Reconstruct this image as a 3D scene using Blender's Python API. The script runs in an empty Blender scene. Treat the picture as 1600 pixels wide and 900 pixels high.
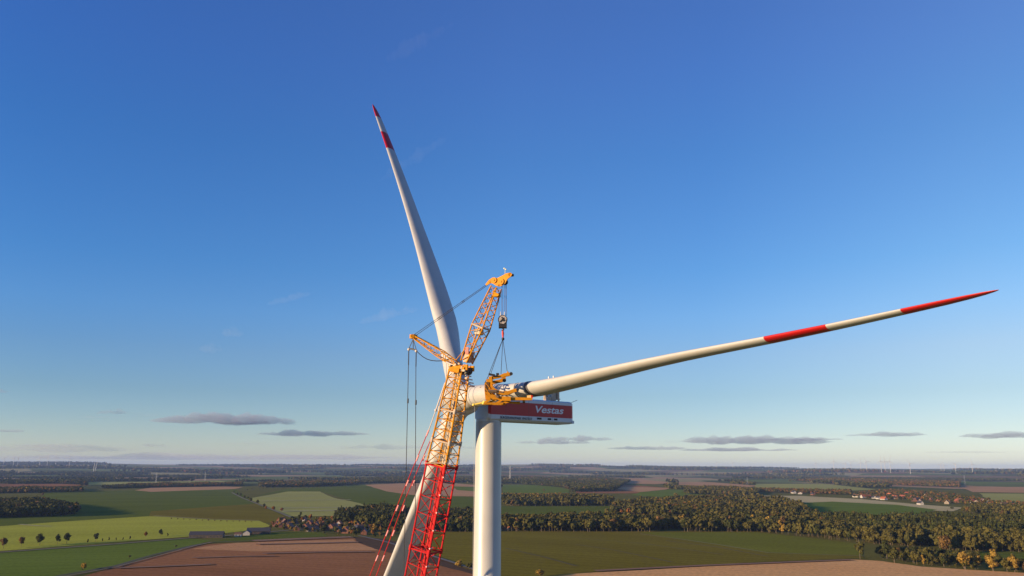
import bpy, math, random
import numpy as np
from mathutils import noise as mn
from mathutils import Vector, Matrix
R = math.radians
rnd = random.Random(7)
nr = np.random.default_rng(11)
C = bpy.context.scene.collection
scn = bpy.context.scene

# ------------------------------------------------------------------ camera, sky, sun, exposure
H = 95.0
F = 1233.96
PITCH = math.atan(281.0 / F)
ROLL = R(0.25)
cam_d = bpy.data.cameras.new('camera'); cam = bpy.data.objects.new('camera', cam_d); C.objects.link(cam)
cam_d.sensor_width = 36; cam_d.lens = F / 1600 * 36; cam_d.clip_start = 0.5; cam_d.clip_end = 150000
cF = Vector((0, math.cos(PITCH), math.sin(PITCH)))
R0 = Vector((1, 0, 0)); U0 = Vector((0, -math.sin(PITCH), math.cos(PITCH)))
cR = R0 * math.cos(ROLL) + U0 * math.sin(ROLL)
cU = -R0 * math.sin(ROLL) + U0 * math.cos(ROLL)
M = Matrix((cR, cU, -cF)).transposed().to_4x4(); M.translation = Vector((0, 0, H))
cam.matrix_world = M
scn.camera = cam

SUN_HEAD = R(-117); SUN_EL = R(9.5)
sd = Vector((math.sin(SUN_HEAD) * math.cos(SUN_EL), math.cos(SUN_HEAD) * math.cos(SUN_EL), math.sin(SUN_EL)))
w = bpy.data.worlds.new('World'); scn.world = w; w.use_nodes = True
nt = w.node_tree; bg = nt.nodes['Background']
sky = nt.nodes.new('ShaderNodeTexSky'); sky.sky_type = 'NISHITA'; sky.sun_disc = False
sky.sun_elevation = SUN_EL; sky.sun_rotation = SUN_HEAD % (2 * math.pi)
sky.altitude = 100; sky.air_density = 1.0; sky.dust_density = 0.1; sky.ozone_density = 3.0
# the clear autumn air of the photograph: a little less red high up, more blue near the horizon
tcw = nt.nodes.new('ShaderNodeTexCoord'); sxyz = nt.nodes.new('ShaderNodeSeparateXYZ'); nt.links.new(tcw.outputs['Generated'], sxyz.inputs[0])
crw = nt.nodes.new('ShaderNodeValToRGB'); els = crw.color_ramp.elements
RATIO = [(0.0, .62, .645, .86), (.024, .63, .635, .82), (.055, .57, .575, .72), (.087, .53, .54, .65), (.135, .56, .575, .70), (.182, .503, .614, .794),
         (.238, .417, .603, .822), (.300, .398, .594, .844), (.375, .381, .585, .867), (.466, .423, .581, .926), (.56, .46, .584, .951)]
for i, (z_, r_, g_, b_) in enumerate(RATIO):
    e_ = els[i] if i < 2 else els.new(z_)
    e_.position = z_; e_.color = (r_ / 1.2, g_ / 1.2, b_ / 1.2, 1)
nt.links.new(sxyz.outputs['Z'], crw.inputs[0])
vm1 = nt.nodes.new('ShaderNodeVectorMath'); vm1.operation = 'MULTIPLY'; nt.links.new(sky.outputs[0], vm1.inputs[0]); nt.links.new(crw.outputs[0], vm1.inputs[1])
vm2 = nt.nodes.new('ShaderNodeVectorMath'); vm2.operation = 'SCALE'; vm2.inputs['Scale'].default_value = 2.4
# tint across the sky: paler on the right, deeper on the left
mrx = nt.nodes.new('ShaderNodeMapRange'); mrx.inputs[1].default_value = -.6; mrx.inputs[2].default_value = .6; nt.links.new(sxyz.outputs['X'], mrx.inputs[0])
crx = nt.nodes.new('ShaderNodeValToRGB'); ex = crx.color_ramp.elements
for i, (p_, r_, g_, b_) in enumerate([(.08, 1.20, 1.50, 1.70), (.5, 1.74, 1.76, 1.76), (.7, 1.66, 1.66, 1.64), (.92, 2.15, 1.80, 1.56)]):
    e_ = ex[i] if i < 2 else ex.new(p_)
    e_.position = p_; e_.color = (r_ / 2.4, g_ / 2.4, b_ / 2.4, 1)
vm3 = nt.nodes.new('ShaderNodeVectorMath'); vm3.operation = 'MULTIPLY'
nt.links.new(mrx.outputs[0], crx.inputs[0]); nt.links.new(vm1.outputs[0], vm3.inputs[0])
mrz = nt.nodes.new('ShaderNodeMapRange'); mrz.inputs[1].default_value = 0; mrz.inputs[2].default_value = .14; nt.links.new(sxyz.outputs['Z'], mrz.inputs[0])
mxz = nt.nodes.new('ShaderNodeMix'); mxz.data_type = 'RGBA'; mxz.inputs[6].default_value = (1.74 / 2.4, 1.76 / 2.4, 1.74 / 2.4, 1)
nt.links.new(mrz.outputs[0], mxz.inputs[0]); nt.links.new(crx.outputs[0], mxz.inputs[7]); nt.links.new(mxz.outputs[2], vm3.inputs[1]); nt.links.new(vm3.outputs[0], vm2.inputs[0])
nt.links.new(vm2.outputs[0], bg.inputs[0])
bg.inputs[1].default_value = 0.089
sun_d = bpy.data.lights.new('sun', 'SUN'); sun_d.energy = 4.3; sun_d.angle = R(0.5); sun_d.color = (1.0, 0.71, 0.40)
sun = bpy.data.objects.new('sun', sun_d); C.objects.link(sun)
sun.rotation_euler = sd.to_track_quat('Z', 'Y').to_euler(); sun.location = (0, 0, 300)
scn.view_settings.view_transform = 'Standard'; scn.view_settings.look = 'None'
scn.view_settings.exposure = 1.0; scn.view_settings.gamma = 1; scn.view_settings.use_curve_mapping = False
scn.render.engine = 'CYCLES'
scn.cycles.max_bounces = 4; scn.cycles.diffuse_bounces = 2; scn.cycles.glossy_bounces = 2
scn.cycles.transmission_bounces = 2; scn.cycles.volume_bounces = 1; scn.cycles.transparent_max_bounces = 4
scn.cycles.use_denoising = True

# ------------------------------------------------------------------ helpers
def ray(px, py):
    return (cF + cR * ((px - 800) / F) + cU * ((450 - py) / F))
def gp(px, py, z=0.0):
    d = ray(px, py); t = (z - H) / d.z
    return Vector((d.x * t, d.y * t, z))
def PY(px, py, Y):
    d = ray(px, py); t = Y / d.y
    return Vector((d.x * t, Y, H + d.z * t))
def V(*a): return Vector(a)

class MB:
    def __init__(s): s.v = []; s.f = []; s.m = []; s.smooth = []
    def add(s, vs, fs, mi=0, sm=False):
        o = len(s.v); s.v += [tuple(p) for p in vs]
        for f in fs: s.f.append(tuple(o + i for i in f)); s.m.append(mi); s.smooth.append(sm)
    def tube(s, p, q, r, r2=None, n=6, mi=0, cap=True):
        p = Vector(p); q = Vector(q); r2 = r if r2 is None else r2
        a = (q - p)
        if a.length < 1e-6: return
        a.normalize(); b = a.orthogonal().normalized(); c = a.cross(b)
        vs = []
        for (P, rr) in ((p, r), (q, r2)):
            for i in range(n):
                t = 2 * math.pi * i / n
                vs.append(P + b * (rr * math.cos(t)) + c * (rr * math.sin(t)))
        fs = [(i, (i + 1) % n, n + (i + 1) % n, n + i) for i in range(n)]
        s.add(vs, fs, mi, n > 6)
        if cap: s.add(vs, [tuple(reversed(range(n))), tuple(range(n, 2 * n))], mi)
    def path(s, pts, r, n=6, mi=0):
        for a, b in zip(pts[:-1], pts[1:]): s.tube(a, b, r, n=n, mi=mi)
    def box(s, c, X, Y, Z, mi=0):
        c = Vector(c); X = Vector(X); Y = Vector(Y); Z = Vector(Z)
        vs = [c + X * i + Y * j + Z * k for i in (-.5, .5) for j in (-.5, .5) for k in (-.5, .5)]
        s.add(vs, [(0, 1, 3, 2), (4, 6, 7, 5), (0, 4, 5, 1), (2, 3, 7, 6), (0, 2, 6, 4), (1, 5, 7, 3)], mi)
    def beam(s, p, q, wd, ht, up=V(0, 0, 1), mi=0):
        p = Vector(p); q = Vector(q); a = (q - p); d = a.normalized()
        sx = d.cross(up).normalized(); uz = sx.cross(d)
        s.box((p + q) / 2, a, sx * wd, uz * ht, mi)
    def prism(s, poly, dv, mi=0):
        n = len(poly); dv = Vector(dv)
        vs = [Vector(p) for p in poly] + [Vector(p) + dv for p in poly]
        s.add(vs, [tuple(range(n)), tuple(reversed(range(n, 2 * n)))] + [(i, n + i, n + (i + 1) % n, (i + 1) % n) for i in range(n)], mi)
    def rings(s, rings, mi=0, cap=True, sm=True, mis=None):
        n = len(rings[0]); o = len(s.v)
        for r in rings: s.v += [tuple(p) for p in r]
        for k in range(len(rings) - 1):
            for i in range(n):
                s.f.append((o + k * n + i, o + k * n + (i + 1) % n, o + (k + 1) * n + (i + 1) % n, o + (k + 1) * n + i))
                s.m.append(mis[k] if mis else mi); s.smooth.append(sm)
        if cap:
            s.f.append(tuple(o + i for i in reversed(range(n)))); s.m.append(mis[0] if mis else mi); s.smooth.append(False)
            e = o + (len(rings) - 1) * n
            s.f.append(tuple(e + i for i in range(n))); s.m.append(mis[-1] if mis else mi); s.smooth.append(False)
    def ball(s, c, r, seg=10, rg=6, mi=0, sc=(1, 1, 1)):
        c = Vector(c); rr = []
        for k in range(rg + 1):
            t = math.pi * k / rg; t = min(max(t, .02), math.pi - .02)
            rr.append([c + Vector((r * sc[0] * math.sin(t) * math.cos(2 * math.pi * i / seg), r * sc[1] * math.sin(t) * math.sin(2 * math.pi * i / seg), -r * sc[2] * math.cos(t))) for i in range(seg)])
        s.rings(rr, mi)
    def build(s, name, mats, parent=None, origin=None):
        """verts are world coordinates; the object is placed at its parent's / origin's frame"""
        if not isinstance(mats, (list, tuple)): mats = [mats]
        off = Vector((0, 0, 0))
        if parent is not None:
            q = parent
            while q is not None: off = off + q.location; q = q.parent
        elif origin is not None: off = Vector(origin)
        me = bpy.data.meshes.new(name)
        me.from_pydata([(x - off.x, y - off.y, z - off.z) for (x, y, z) in s.v], [], s.f)
        for m in mats: me.materials.append(m)
        me.polygons.foreach_set('material_index', s.m); me.polygons.foreach_set('use_smooth', s.smooth)
        me.update()
        o = bpy.data.objects.new(name, me); C.objects.link(o)
        if parent is not None: o.parent = parent
        elif origin is not None: o.location = off
        return o

def thing(name, label, cat, loc, group=None):
    o = bpy.data.objects.new(name, None); C.objects.link(o); o.location = loc
    o['label'] = label; o['category'] = cat
    if group: o['group'] = group
    return o
def tag(o, label, cat, group=None, kind=None):
    o['label'] = label; o['category'] = cat
    if group: o['group'] = group
    if kind: o['kind'] = kind
    return o

def mat(name, col, rough=.5, metal=0., noise=0., nscale=2., spec=.5, col2=None, bump=0.):
    m = bpy.data.materials.new(name); m.use_nodes = True; t = m.node_tree; b = t.nodes['Principled BSDF']
    b.inputs['Base Color'].default_value = (*col, 1); b.inputs['Roughness'].default_value = rough
    b.inputs['Metallic'].default_value = metal; b.inputs['Specular IOR Level'].default_value = spec
    if noise or col2:
        tc = t.nodes.new('ShaderNodeTexCoord'); n = t.nodes.new('ShaderNodeTexNoise'); n.inputs['Scale'].default_value = nscale
        n.inputs['Detail'].default_value = 5; n.inputs['Roughness'].default_value = .6
        t.links.new(tc.outputs['Object'], n.inputs['Vector'])
        mx = t.nodes.new('ShaderNodeMix'); mx.data_type = 'RGBA'
        c2 = col2 or tuple(c * (1 - noise) for c in col)
        mx.inputs[6].default_value = (*c2, 1); mx.inputs[7].default_value = (*col, 1)
        rp = t.nodes.new('ShaderNodeMapRange'); rp.inputs[1].default_value = .35; rp.inputs[2].default_value = .65
        t.links.new(n.outputs['Fac'], rp.inputs[0]); t.links.new(rp.outputs[0], mx.inputs[0]); t.links.new(mx.outputs[2], b.inputs['Base Color'])
        if bump:
            bp = t.nodes.new('ShaderNodeBump'); bp.inputs['Strength'].default_value = bump
            t.links.new(n.outputs['Fac'], bp.inputs['Height']); t.links.new(bp.outputs[0], b.inputs['Normal'])
    return m

WHITE = mat('white_gelcoat', (.46, .46, .455), .4, noise=.10, nscale=.25)
TOWER = mat('tower_paint', (.46, .46, .45), .36, noise=.09, nscale=.2)
NGREY = mat('nacelle_grey', (.58, .63, .67), .4, noise=.06, nscale=.5)
NRED = mat('nacelle_red', (.46, .015, .018), .4, noise=.1, nscale=.4)
BRED = mat('blade_red', (.42, .010, .010), .35, noise=.08, nscale=.3)
DGREY = mat('dark_grey', (.06, .06, .065), .6)
MGREY = mat('shadow_band_grey', (.13, .13, .15), .8, noise=.3, nscale=2)
DARK = mat('black_rubber', (.015, .015, .018), .6)
LETW = mat('letter_white', (.72, .74, .76), .5)
LETD = mat('letter_dark', (.03, .035, .05), .5)
CRED = mat('crane_red', (.52, .014, .018), .65, noise=.3, nscale=1.2, spec=.15)
CYEL = mat('crane_yellow', (.60, .26, .012), .7, noise=.3, nscale=1.2, spec=.12)
YYEL = mat('yoke_yellow', (.60, .25, .008), .6, noise=.25, nscale=.9, spec=.2)
STEEL = mat('galvanised_steel', (.46, .38, .30), .6, .0, noise=.2, nscale=2)
CREAM = mat('cream_paint', (.52, .42, .30), .7, noise=.3, nscale=1.5, spec=.2)
ROPE = mat('steel_rope', (.022, .022, .03), .6)
PEND = mat('pendant_pale', (.55, .50, .47), .6)
SLING = mat('red_sling', (.6, .05, .03), .7)
COOL = mat('cooler_grille', (.55, .42, .30), .5, noise=.3, nscale=3)

# ------------------------------------------------------------------ terrain
def sstep(a, b, x):
    t = np.clip((x - a) / (b - a), 0, 1); return t * t * (3 - 2 * t)
def hgt(x, y):
    x = np.asarray(x, float); y = np.asarray(y, float)
    r = np.hypot(x, y); hd = np.degrees(np.arctan2(x, y))
    amp = np.interp(hd, [-60, -34, -20, 0, 6, 15, 24, 32, 60], [150, 142, 146, 148, 150, 128, 112, 100, 96])
    und = 14 * np.sin(x / 1900 + 1.3) * np.sin(y / 2300 + .4) + 9 * np.sin(x / 830 + y / 1300) + 5 * np.sin(x / 390 - y / 900 + 2)
    a = sstep(6800, 19500, r) * amp + und * sstep(6500, 11000, r)
    return a * (1 - .8 * sstep(21000, 30000, r)) * (r > 6500)

rad = np.concatenate([[0], np.geomspace(150, 45000, 150)]); NA = 360
vx = []; fs = []
for i, r_ in enumerate(rad):
    for k in range(NA):
        t = 2 * math.pi * k / NA; x = r_ * math.sin(t); y = r_ * math.cos(t); vx.append((x, y))
vx = np.array(vx); zz = hgt(vx[:, 0], vx[:, 1])
gm = MB(); gm.v = [(a, b, c) for (a, b), c in zip(vx.tolist(), zz.tolist())]
for i in range(len(rad) - 1):
    for k in range(NA):
        k2 = (k + 1) % NA
        f = (i * NA + k, i * NA + k2, (i + 1) * NA + k2, (i + 1) * NA + k) if i else (0, NA + k2, NA + k)
        gm.f.append(f[::-1]); gm.m.append(0); gm.smooth.append(True)

def ground_mat():
    m = bpy.data.materials.new('farmland'); m.use_nodes = True; t = m.node_tree; b = t.nodes['Principled BSDF']
    b.inputs['Roughness'].default_value = 1; b.inputs['Specular IOR Level'].default_value = 0
    tc = t.nodes.new('ShaderNodeTexCoord'); mp = t.nodes.new('ShaderNodeMapping'); mp.inputs['Rotation'].default_value = (0, 0, .5)
    mp.inputs['Scale'].default_value = (1 / 620, 1 / 900, 0)
    t.links.new(tc.outputs['Object'], mp.inputs[0])
    n0 = t.nodes.new('ShaderNodeTexNoise'); n0.inputs['Scale'].default_value = 1.2
    t.links.new(mp.outputs[0], n0.inputs['Vector'])
    ad = t.nodes.new('ShaderNodeMixRGB'); ad.blend_type = 'ADD'; ad.inputs[0].default_value = .6
    t.links.new(mp.outputs[0], ad.inputs[1]); t.links.new(n0.outputs['Color'], ad.inputs[2])
    vo = t.nodes.new('ShaderNodeTexVoronoi'); vo.inputs['Scale'].default_value = 1.0; vo.voronoi_dimensions = '2D'
    t.links.new(ad.outputs[0], vo.inputs['Vector'])
    sp = t.nodes.new('ShaderNodeSeparateColor'); t.links.new(vo.outputs['Color'], sp.inputs[0])
    cr = t.nodes.new('ShaderNodeValToRGB'); cr.color_ramp.interpolation = 'CONSTANT'
    cols = [(0, (.085, .10, .028)), (.2, (.19, .125, .06)), (.34, (.12, .15, .04)), (.5, (.38, .25, .13)), (.62, (.08, .09, .028)), (.76, (.32, .28, .12)), (.88, (.15, .18, .055))]
    e = cr.color_ramp.elements
    e[0].position = 0; e[0].color = (*cols[0][1], 1); e[1].position = cols[1][0]; e[1].color = (*cols[1][1], 1)
    for p, c in cols[2:]:
        q = e.new(p); q.color = (*c, 1)
    t.links.new(sp.outputs[0], cr.inputs[0])
    n1 = t.nodes.new('ShaderNodeTexNoise'); n1.inputs['Scale'].default_value = .02; n1.inputs['Detail'].default_value = 6
    t.links.new(tc.outputs['Object'], n1.inputs['Vector'])
    mr = t.nodes.new('ShaderNodeMapRange'); mr.inputs[3].default_value = .65; mr.inputs[4].default_value = 1.3
    t.links.new(n1.outputs['Fac'], mr.inputs[0])
    mu = t.nodes.new('ShaderNodeMixRGB'); mu.blend_type = 'MULTIPLY'; mu.inputs[0].default_value = 1
    t.links.new(cr.outputs[0], mu.inputs[1]); t.links.new(mr.outputs[0], mu.inputs[2]); t.links.new(mu.outputs[0], b.inputs['Base Color'])
    return m
g = gm.build('ground', ground_mat()); g['kind'] = 'structure'

def field_mat(name, c1, c2, ang=0., period=18., stripe=.12, nscale=.012, patch=None):
    """crop or soil: large soft mottling, fine grain and faint tramlines along the working direction"""
    m = bpy.data.materials.new(name); m.use_nodes = True; t = m.node_tree; b = t.nodes['Principled BSDF']
    b.inputs['Roughness'].default_value = 1; b.inputs['Specular IOR Level'].default_value = 0
    tc = t.nodes.new('ShaderNodeTexCoord'); mp = t.nodes.new('ShaderNodeMapping'); mp.inputs['Rotation'].default_value = (0, 0, R(ang))
    t.links.new(tc.outputs['Object'], mp.inputs[0])
    n = t.nodes.new('ShaderNodeTexNoise'); n.inputs['Scale'].default_value = nscale; n.inputs['Detail'].default_value = 8; n.inputs['Roughness'].default_value = .62
    mp2 = t.nodes.new('ShaderNodeMapping'); mp2.inputs['Scale'].default_value = (1, .22, 1); t.links.new(mp.outputs[0], mp2.inputs[0]); t.links.new(mp2.outputs[0], n.inputs['Vector'])
    mr = t.nodes.new('ShaderNodeMapRange'); mr.inputs[1].default_value = .34; mr.inputs[2].default_value = .66
    t.links.new(n.outputs['Fac'], mr.inputs[0])
    mx = t.nodes.new('ShaderNodeMix'); mx.data_type = 'RGBA'; mx.inputs[6].default_value = (*c1, 1); mx.inputs[7].default_value = (*c2, 1)
    t.links.new(mr.outputs[0], mx.inputs[0])
    wv = t.nodes.new('ShaderNodeTexWave'); wv.wave_type = 'BANDS'; wv.bands_direction = 'X'; wv.inputs['Scale'].default_value = 6.283 / period / 6.283 * .314 * 1.0
    wv.inputs['Distortion'].default_value = .6; wv.inputs['Detail'].default_value = 1; wv.inputs['Detail Scale'].default_value = .02
    t.links.new(mp.outputs[0], wv.inputs['Vector'])
    m2 = t.nodes.new('ShaderNodeMapRange'); m2.inputs[1].default_value = .8; m2.inputs[2].default_value = 1.; m2.inputs[3].default_value = 1.; m2.inputs[4].default_value = 1 - stripe
    t.links.new(wv.outputs['Fac'], m2.inputs[0])
    n3 = t.nodes.new('ShaderNodeTexNoise'); n3.inputs['Scale'].default_value = .25; n3.inputs['Detail'].default_value = 4
    t.links.new(mp.outputs[0], n3.inputs['Vector'])
    m3 = t.nodes.new('ShaderNodeMapRange'); m3.inputs[1].default_value = .3; m3.inputs[2].default_value = .7; m3.inputs[3].default_value = .82; m3.inputs[4].default_value = 1.16
    t.links.new(n3.outputs['Fac'], m3.inputs[0])
    mm = t.nodes.new('ShaderNodeMath'); mm.operation = 'MULTIPLY'; t.links.new(m2.outputs[0], mm.inputs[0]); t.links.new(m3.outputs[0], mm.inputs[1])
    mu = t.nodes.new('ShaderNodeMixRGB'); mu.blend_type = 'MULTIPLY'; mu.inputs[0].default_value = 1
    t.links.new(mx.outputs[2], mu.inputs[1]); t.links.new(mm.outputs[0], mu.inputs[2]); t.links.new(mu.outputs[0], b.inputs['Base Color'])
    return m
_lay = [0.06]; FIELDS = []
def sheet(name, pts, m, jit=True):
    _lay[0] += .02
    if name == 'field': FIELDS.append(pts)
    q = MB(); n = len(pts); P = [gp(x, y, 0) for x, y in pts]
    # densify the outline a little so that field edges are not ruler-straight
    out = []
    for i in range(n):
        a = P[i]; b = P[(i + 1) % n]; k = 6 if jit else 1
        L = (b - a).length; d = (b - a).normalized(); nn = Vector((-d.y, d.x, 0))
        for j in range(k):
            t = j / k; out.append(a.lerp(b, t) + nn * (rnd.uniform(-1, 1) * min(3.5, L * .008) if j else 0) + Vector((0, 0, _lay[0])))
    q.add(out, [tuple(range(len(out)))])
    o = q.build(name, m); me = o.data
    if me.polygons[0].normal.z < 0: me.flip_normals()
    o['kind'] = 'structure'
    return o
def strip(name, pts, wd, m, z=None):
    """a road, track or ditch: a ribbon of constant real width through ground points"""
    _lay[0] += .02; z = _lay[0] if z is None else z
    P = [gp(x, y, 0) for x, y in pts]; q = MB(); vs = []
    for i, p in enumerate(P):
        d = (P[min(i + 1, len(P) - 1)] - P[max(i - 1, 0)]).normalized(); nn = Vector((-d.y, d.x, 0)) * wd / 2
        vs += [p + nn + V(0, 0, z), p - nn + V(0, 0, z)]
    q.add(vs, [(2 * i, 2 * i + 1, 2 * i + 3, 2 * i + 2) for i in range(len(P) - 1)])
    o = q.build(name, m)
    if o.data.polygons[0].normal.z < 0: o.data.flip_normals()
    o['kind'] = 'structure'; return o

G_dark = field_mat('crop_green', (.098, .125, .018), (.125, .155, .024), 60, 22, .2)
G_mid = field_mat('meadow_green', (.115, .165, .022), (.145, .200, .030), 75, 26, .12)
G_bright = field_mat('winter_wheat', (.33, .345, .045), (.41, .42, .055), 70, 24, .1)
G_olive = field_mat('olive_crop', (.150, .125, .016), (.190, .160, .022), -62, 21, .2)
G_olive2 = field_mat('olive_green_crop', (.140, .150, .018), (.175, .185, .024), -62, 21, .12)
G_pale = field_mat('pale_stubble_green', (.31, .315, .085), (.38, .375, .11), 78, 30, .25)
S_brown = field_mat('ploughed_brown', (.26, .118, .050), (.34, .160, .070), -70, 16, .16)
S_tan = field_mat('dry_tan_soil', (.66, .35, .13), (.72, .41, .165), -70, 18, .1)
S_pink = field_mat('pale_brown_soil', (.42, .24, .115), (.50, .295, .145), 60, 20, .08)
S_dry = field_mat('beige_stubble', (.46, .385, .18), (.54, .46, .23), 60, 20, .1)
ROADM = mat('asphalt', (.14, .125, .11), .9, noise=.3, nscale=.1)
TRACK = mat('dirt_track', (.20, .155, .10), .95, noise=.35, nscale=.1)
VERGE = mat('rough_verge', (.035, .042, .018), 1, noise=.5, nscale=.08)

# broad base sheets first, then the fields on top, left to right
sheet('meadow', [(-500, 905), (-500, 790), (-60, 768), (800, 752), (1600, 768), (2100, 790), (2100, 905), (2300, 1060), (-700, 1060)], field_mat('base_meadow', (.115, .112, .026), (.150, .142, .034), 40, 30, .1))
sheet('field', [(70, 770), (225, 765.5), (368, 763.5), (392, 783), (445, 806), (452, 812), (400, 818), (-80, 822), (-80, 790), (60, 786)], G_dark)
sheet('field', [(235, 799), (400, 787), (447, 808), (455, 816), (392, 817), (232, 808)], G_olive)
sheet('field', [(210, 766), (235, 762), (340, 760), (380, 761), (367, 764), (236, 768.5)], S_pink)
sheet('field', [(-80, 828), (100, 815), (235, 806.5), (330, 812), (405, 814), (425, 822), (380, 830), (300, 838), (0, 861), (-100, 868)], G_bright)
sheet('field', [(-120, 870), (0, 864), (295, 841), (330, 845), (300, 853), (180, 885), (92, 902), (60, 915), (-160, 915)], G_mid)
sheet('field', [(395, 836), (440, 831), (505, 832), (512, 838), (470, 841), (400, 845), (330, 847)], G_dark)
sheet('field', [(60, 920), (182, 886), (302, 854), (330, 850), (400, 847), (552, 839), (575, 845), (640, 870), (780, 905), (790, 925)], S_brown)
sheet('field', [(325, 853.5), (370, 848.5), (552, 843), (560, 849), (592, 860), (480, 861), (400, 862), (300, 858)], field_mat('dry_brown_soil', (.44, .23, .10), (.52, .28, .125), -70, 18, .1))
sheet('field', [(552, 839), (600, 842), (640, 851), (720, 872), (760, 890), (740, 898), (640, 872), (586, 858), (560, 848)], field_mat('dark_soil', (.085, .060, .040), (.11, .075, .05), -60, 16, .1))
sheet('field', [(388, 779), (450, 768), (500, 768), (522, 778), (560, 786), (598, 800), (560, 806), (452, 807)], G_pale)
sheet('field', [(400, 775), (448, 764), (520, 760), (575, 757.5), (640, 768), (745, 778), (760, 792), (600, 797), (560, 786), (500, 768), (450, 768)], G_dark)
sheet('field', [(570, 757.5), (622, 755.5), (700, 754.5), (760, 759), (760, 776), (650, 774.5), (604, 768)], S_pink)
sheet('field', [(706, 760), (760, 761), (760, 769), (715, 766)], G_mid)
sheet('field', [(672, 831), (785, 831), (1182, 831), (1342, 850), (1350, 872), (1200, 878), (1000, 889), (880, 897), (820, 905), (760, 900), (700, 878), (668, 862)], G_olive)
sheet('field', [(1000, 832), (1182, 831.5), (1340, 850), (1348, 868), (1200, 864.5), (1062, 843)], G_olive2)
sheet('field', [(820, 908), (900, 897), (1060, 888), (1200, 879.5), (1330, 874.5), (1375, 877), (1440, 886), (1700, 902), (1750, 930), (820, 930)], S_tan)
sheet('field', [(785, 791), (955, 791), (1010, 797), (955, 804), (785, 804)], G_dark)
sheet('field', [(785, 758), (850, 757), (892, 765), (886, 773), (785, 774)], G_mid)
sheet('field', [(900, 757), (970, 757), (1040, 762), (1000, 771), (900, 771)], S_brown)
sheet('field', [(955, 760), (1050, 762.5), (1040, 765), (1000, 769), (965, 764)], S_pink)
sheet('field', [(1000, 769), (1045, 765), (1115, 766), (1105, 773), (1040, 777), (985, 774)], G_mid)
sheet('field', [(945, 748.5), (1000, 749), (1060, 755), (1020, 756.5), (960, 755)], S_pink)
sheet('field', [(1060, 753), (1110, 753.5), (1185, 759), (1160, 763), (1060, 757.5)], S_pink)
sheet('field', [(1190, 774.5), (1250, 775), (1345, 780), (1430, 788), (1505, 793.5), (1490, 799), (1400, 797), (1260, 786)], S_dry)
sheet('field', [(1232, 787), (1300, 784), (1400, 789), (1465, 797), (1420, 806), (1250, 806)], G_mid)
sheet('field', [(130, 754), (345, 751.5), (360, 754), (300, 756), (140, 758)], G_pale)
sheet('field', [(500, 750.3), (612, 750), (640, 752), (510, 753)], G_pale)
sheet('field', [(1120, 748.5), (1260, 750), (1330, 752.5), (1180, 752)], G_mid)
sheet('field', [(1000, 746.5), (1120, 747), (1150, 748), (1010, 748)], G_dark)
sheet('field', [(1380, 756), (1480, 757), (1530, 760), (1400, 759)], S_pink)
sheet('field', [(1400, 752), (1600, 754), (1650, 757), (1500, 755.5)], G_mid)
sheet('field', [(0, 757), (90, 756), (140, 758.5), (60, 761), (-60, 762)], S_brown)
sheet('field', [(620, 748), (742, 747), (742, 750), (640, 750.5)], G_mid)
sheet('field', [(1180, 756), (1290, 756), (1370, 765), (1300, 768), (1180, 762)], G_pale)
sheet('field', [(1500, 761), (1600, 761), (1660, 766), (1660, 771), (1520, 769)], S_pink)
sheet('field', [(1530, 771), (1660, 772), (1660, 788), (1560, 786), (1540, 778)], G_pale)
sheet('field', [(1470, 866), (1560, 862), (1700, 862), (1700, 884), (1560, 880)], G_dark)
sheet('road', [(-120, 871), (0, 863.6), (150, 853.2), (290, 842), (340, 838), (430, 831), (470, 829)], ROADM) if False else strip('road', [(-160, 874.5), (0, 863.8), (150, 853.4), (290, 842), (345, 838.6), (430, 831), (480, 827), (560, 826)], 6, ROADM)
strip('ditch', [(60, 915), (92, 901), (182, 885), (240, 868), (302, 853), (332, 848), (400, 845.5)], 5, VERGE)
strip('track', [(330, 848), (302, 854.4), (182, 887), (95, 903)], 3, TRACK)
strip('track', [(1000, 835), (1062, 843), (1130, 853), (1200, 864.5), (1350, 870)], 3.2, mat('grass_strip', (.17, .16, .06), 1, noise=.3, nscale=.1))
PALE = mat('pale_grass_line', (.36, .345, .14), 1, noise=.3, nscale=.05)
for ln_, wd_ in (([(408, 783.5), (470, 782), (520, 781.3), (548, 781)], 22), ([(436, 794.5), (500, 793.5), (560, 793)], 24), ([(440, 799.5), (500, 798.5), (545, 797)], 26), ([(405, 776.5), (450, 775.5), (505, 775)], 14), ([(240, 806.6), (330, 812), (405, 814)], 5), ([(30, 820), (60, 822.5), (80, 823)], 8)): strip('grass_line', ln_, wd_, PALE)
SOILD = mat('dark_soil_line', (.22, .105, .048), 1, noise=.3, nscale=.05)  # darker soil tone for thin lines across the fields
for ln_, wd_ in (([(180, 889), (250, 886.5), (330, 883)], 9), ([(300, 873), (360, 871), (430, 870)], 7), ([(410, 866), (500, 864), (580, 863.5)], 10), ([(560, 848), (480, 850), (400, 851.5)], 12), ([(395, 846), (480, 842.5), (550, 840)], 22), ([(930, 893.5), (1100, 885), (1330, 876)], 9)): strip('soil_line', ln_, wd_, SOILD)
GLD = mat('wheel_track', (.075, .065, .015), 1, noise=.3, nscale=.05)
for ln_, wd_ in (([(900, 852), (960, 861), (1050, 880)], 2.6), ([(790, 858), (850, 872), (900, 886)], 2.6), ([(1040, 846), (1120, 856), (1200, 871)], 2.6), ([(880, 840), (1000, 850), (1130, 868)], 2.2)): strip('wheel_track', ln_, wd_, GLD)
strip('track', [(560, 838), (600, 847), (640, 859), (700, 878), (770, 901)], 5, ROADM)
strip('track', [(362, 770), (380, 779), (410, 791), (440, 803), (470, 816)], 5, TRACK)

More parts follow.
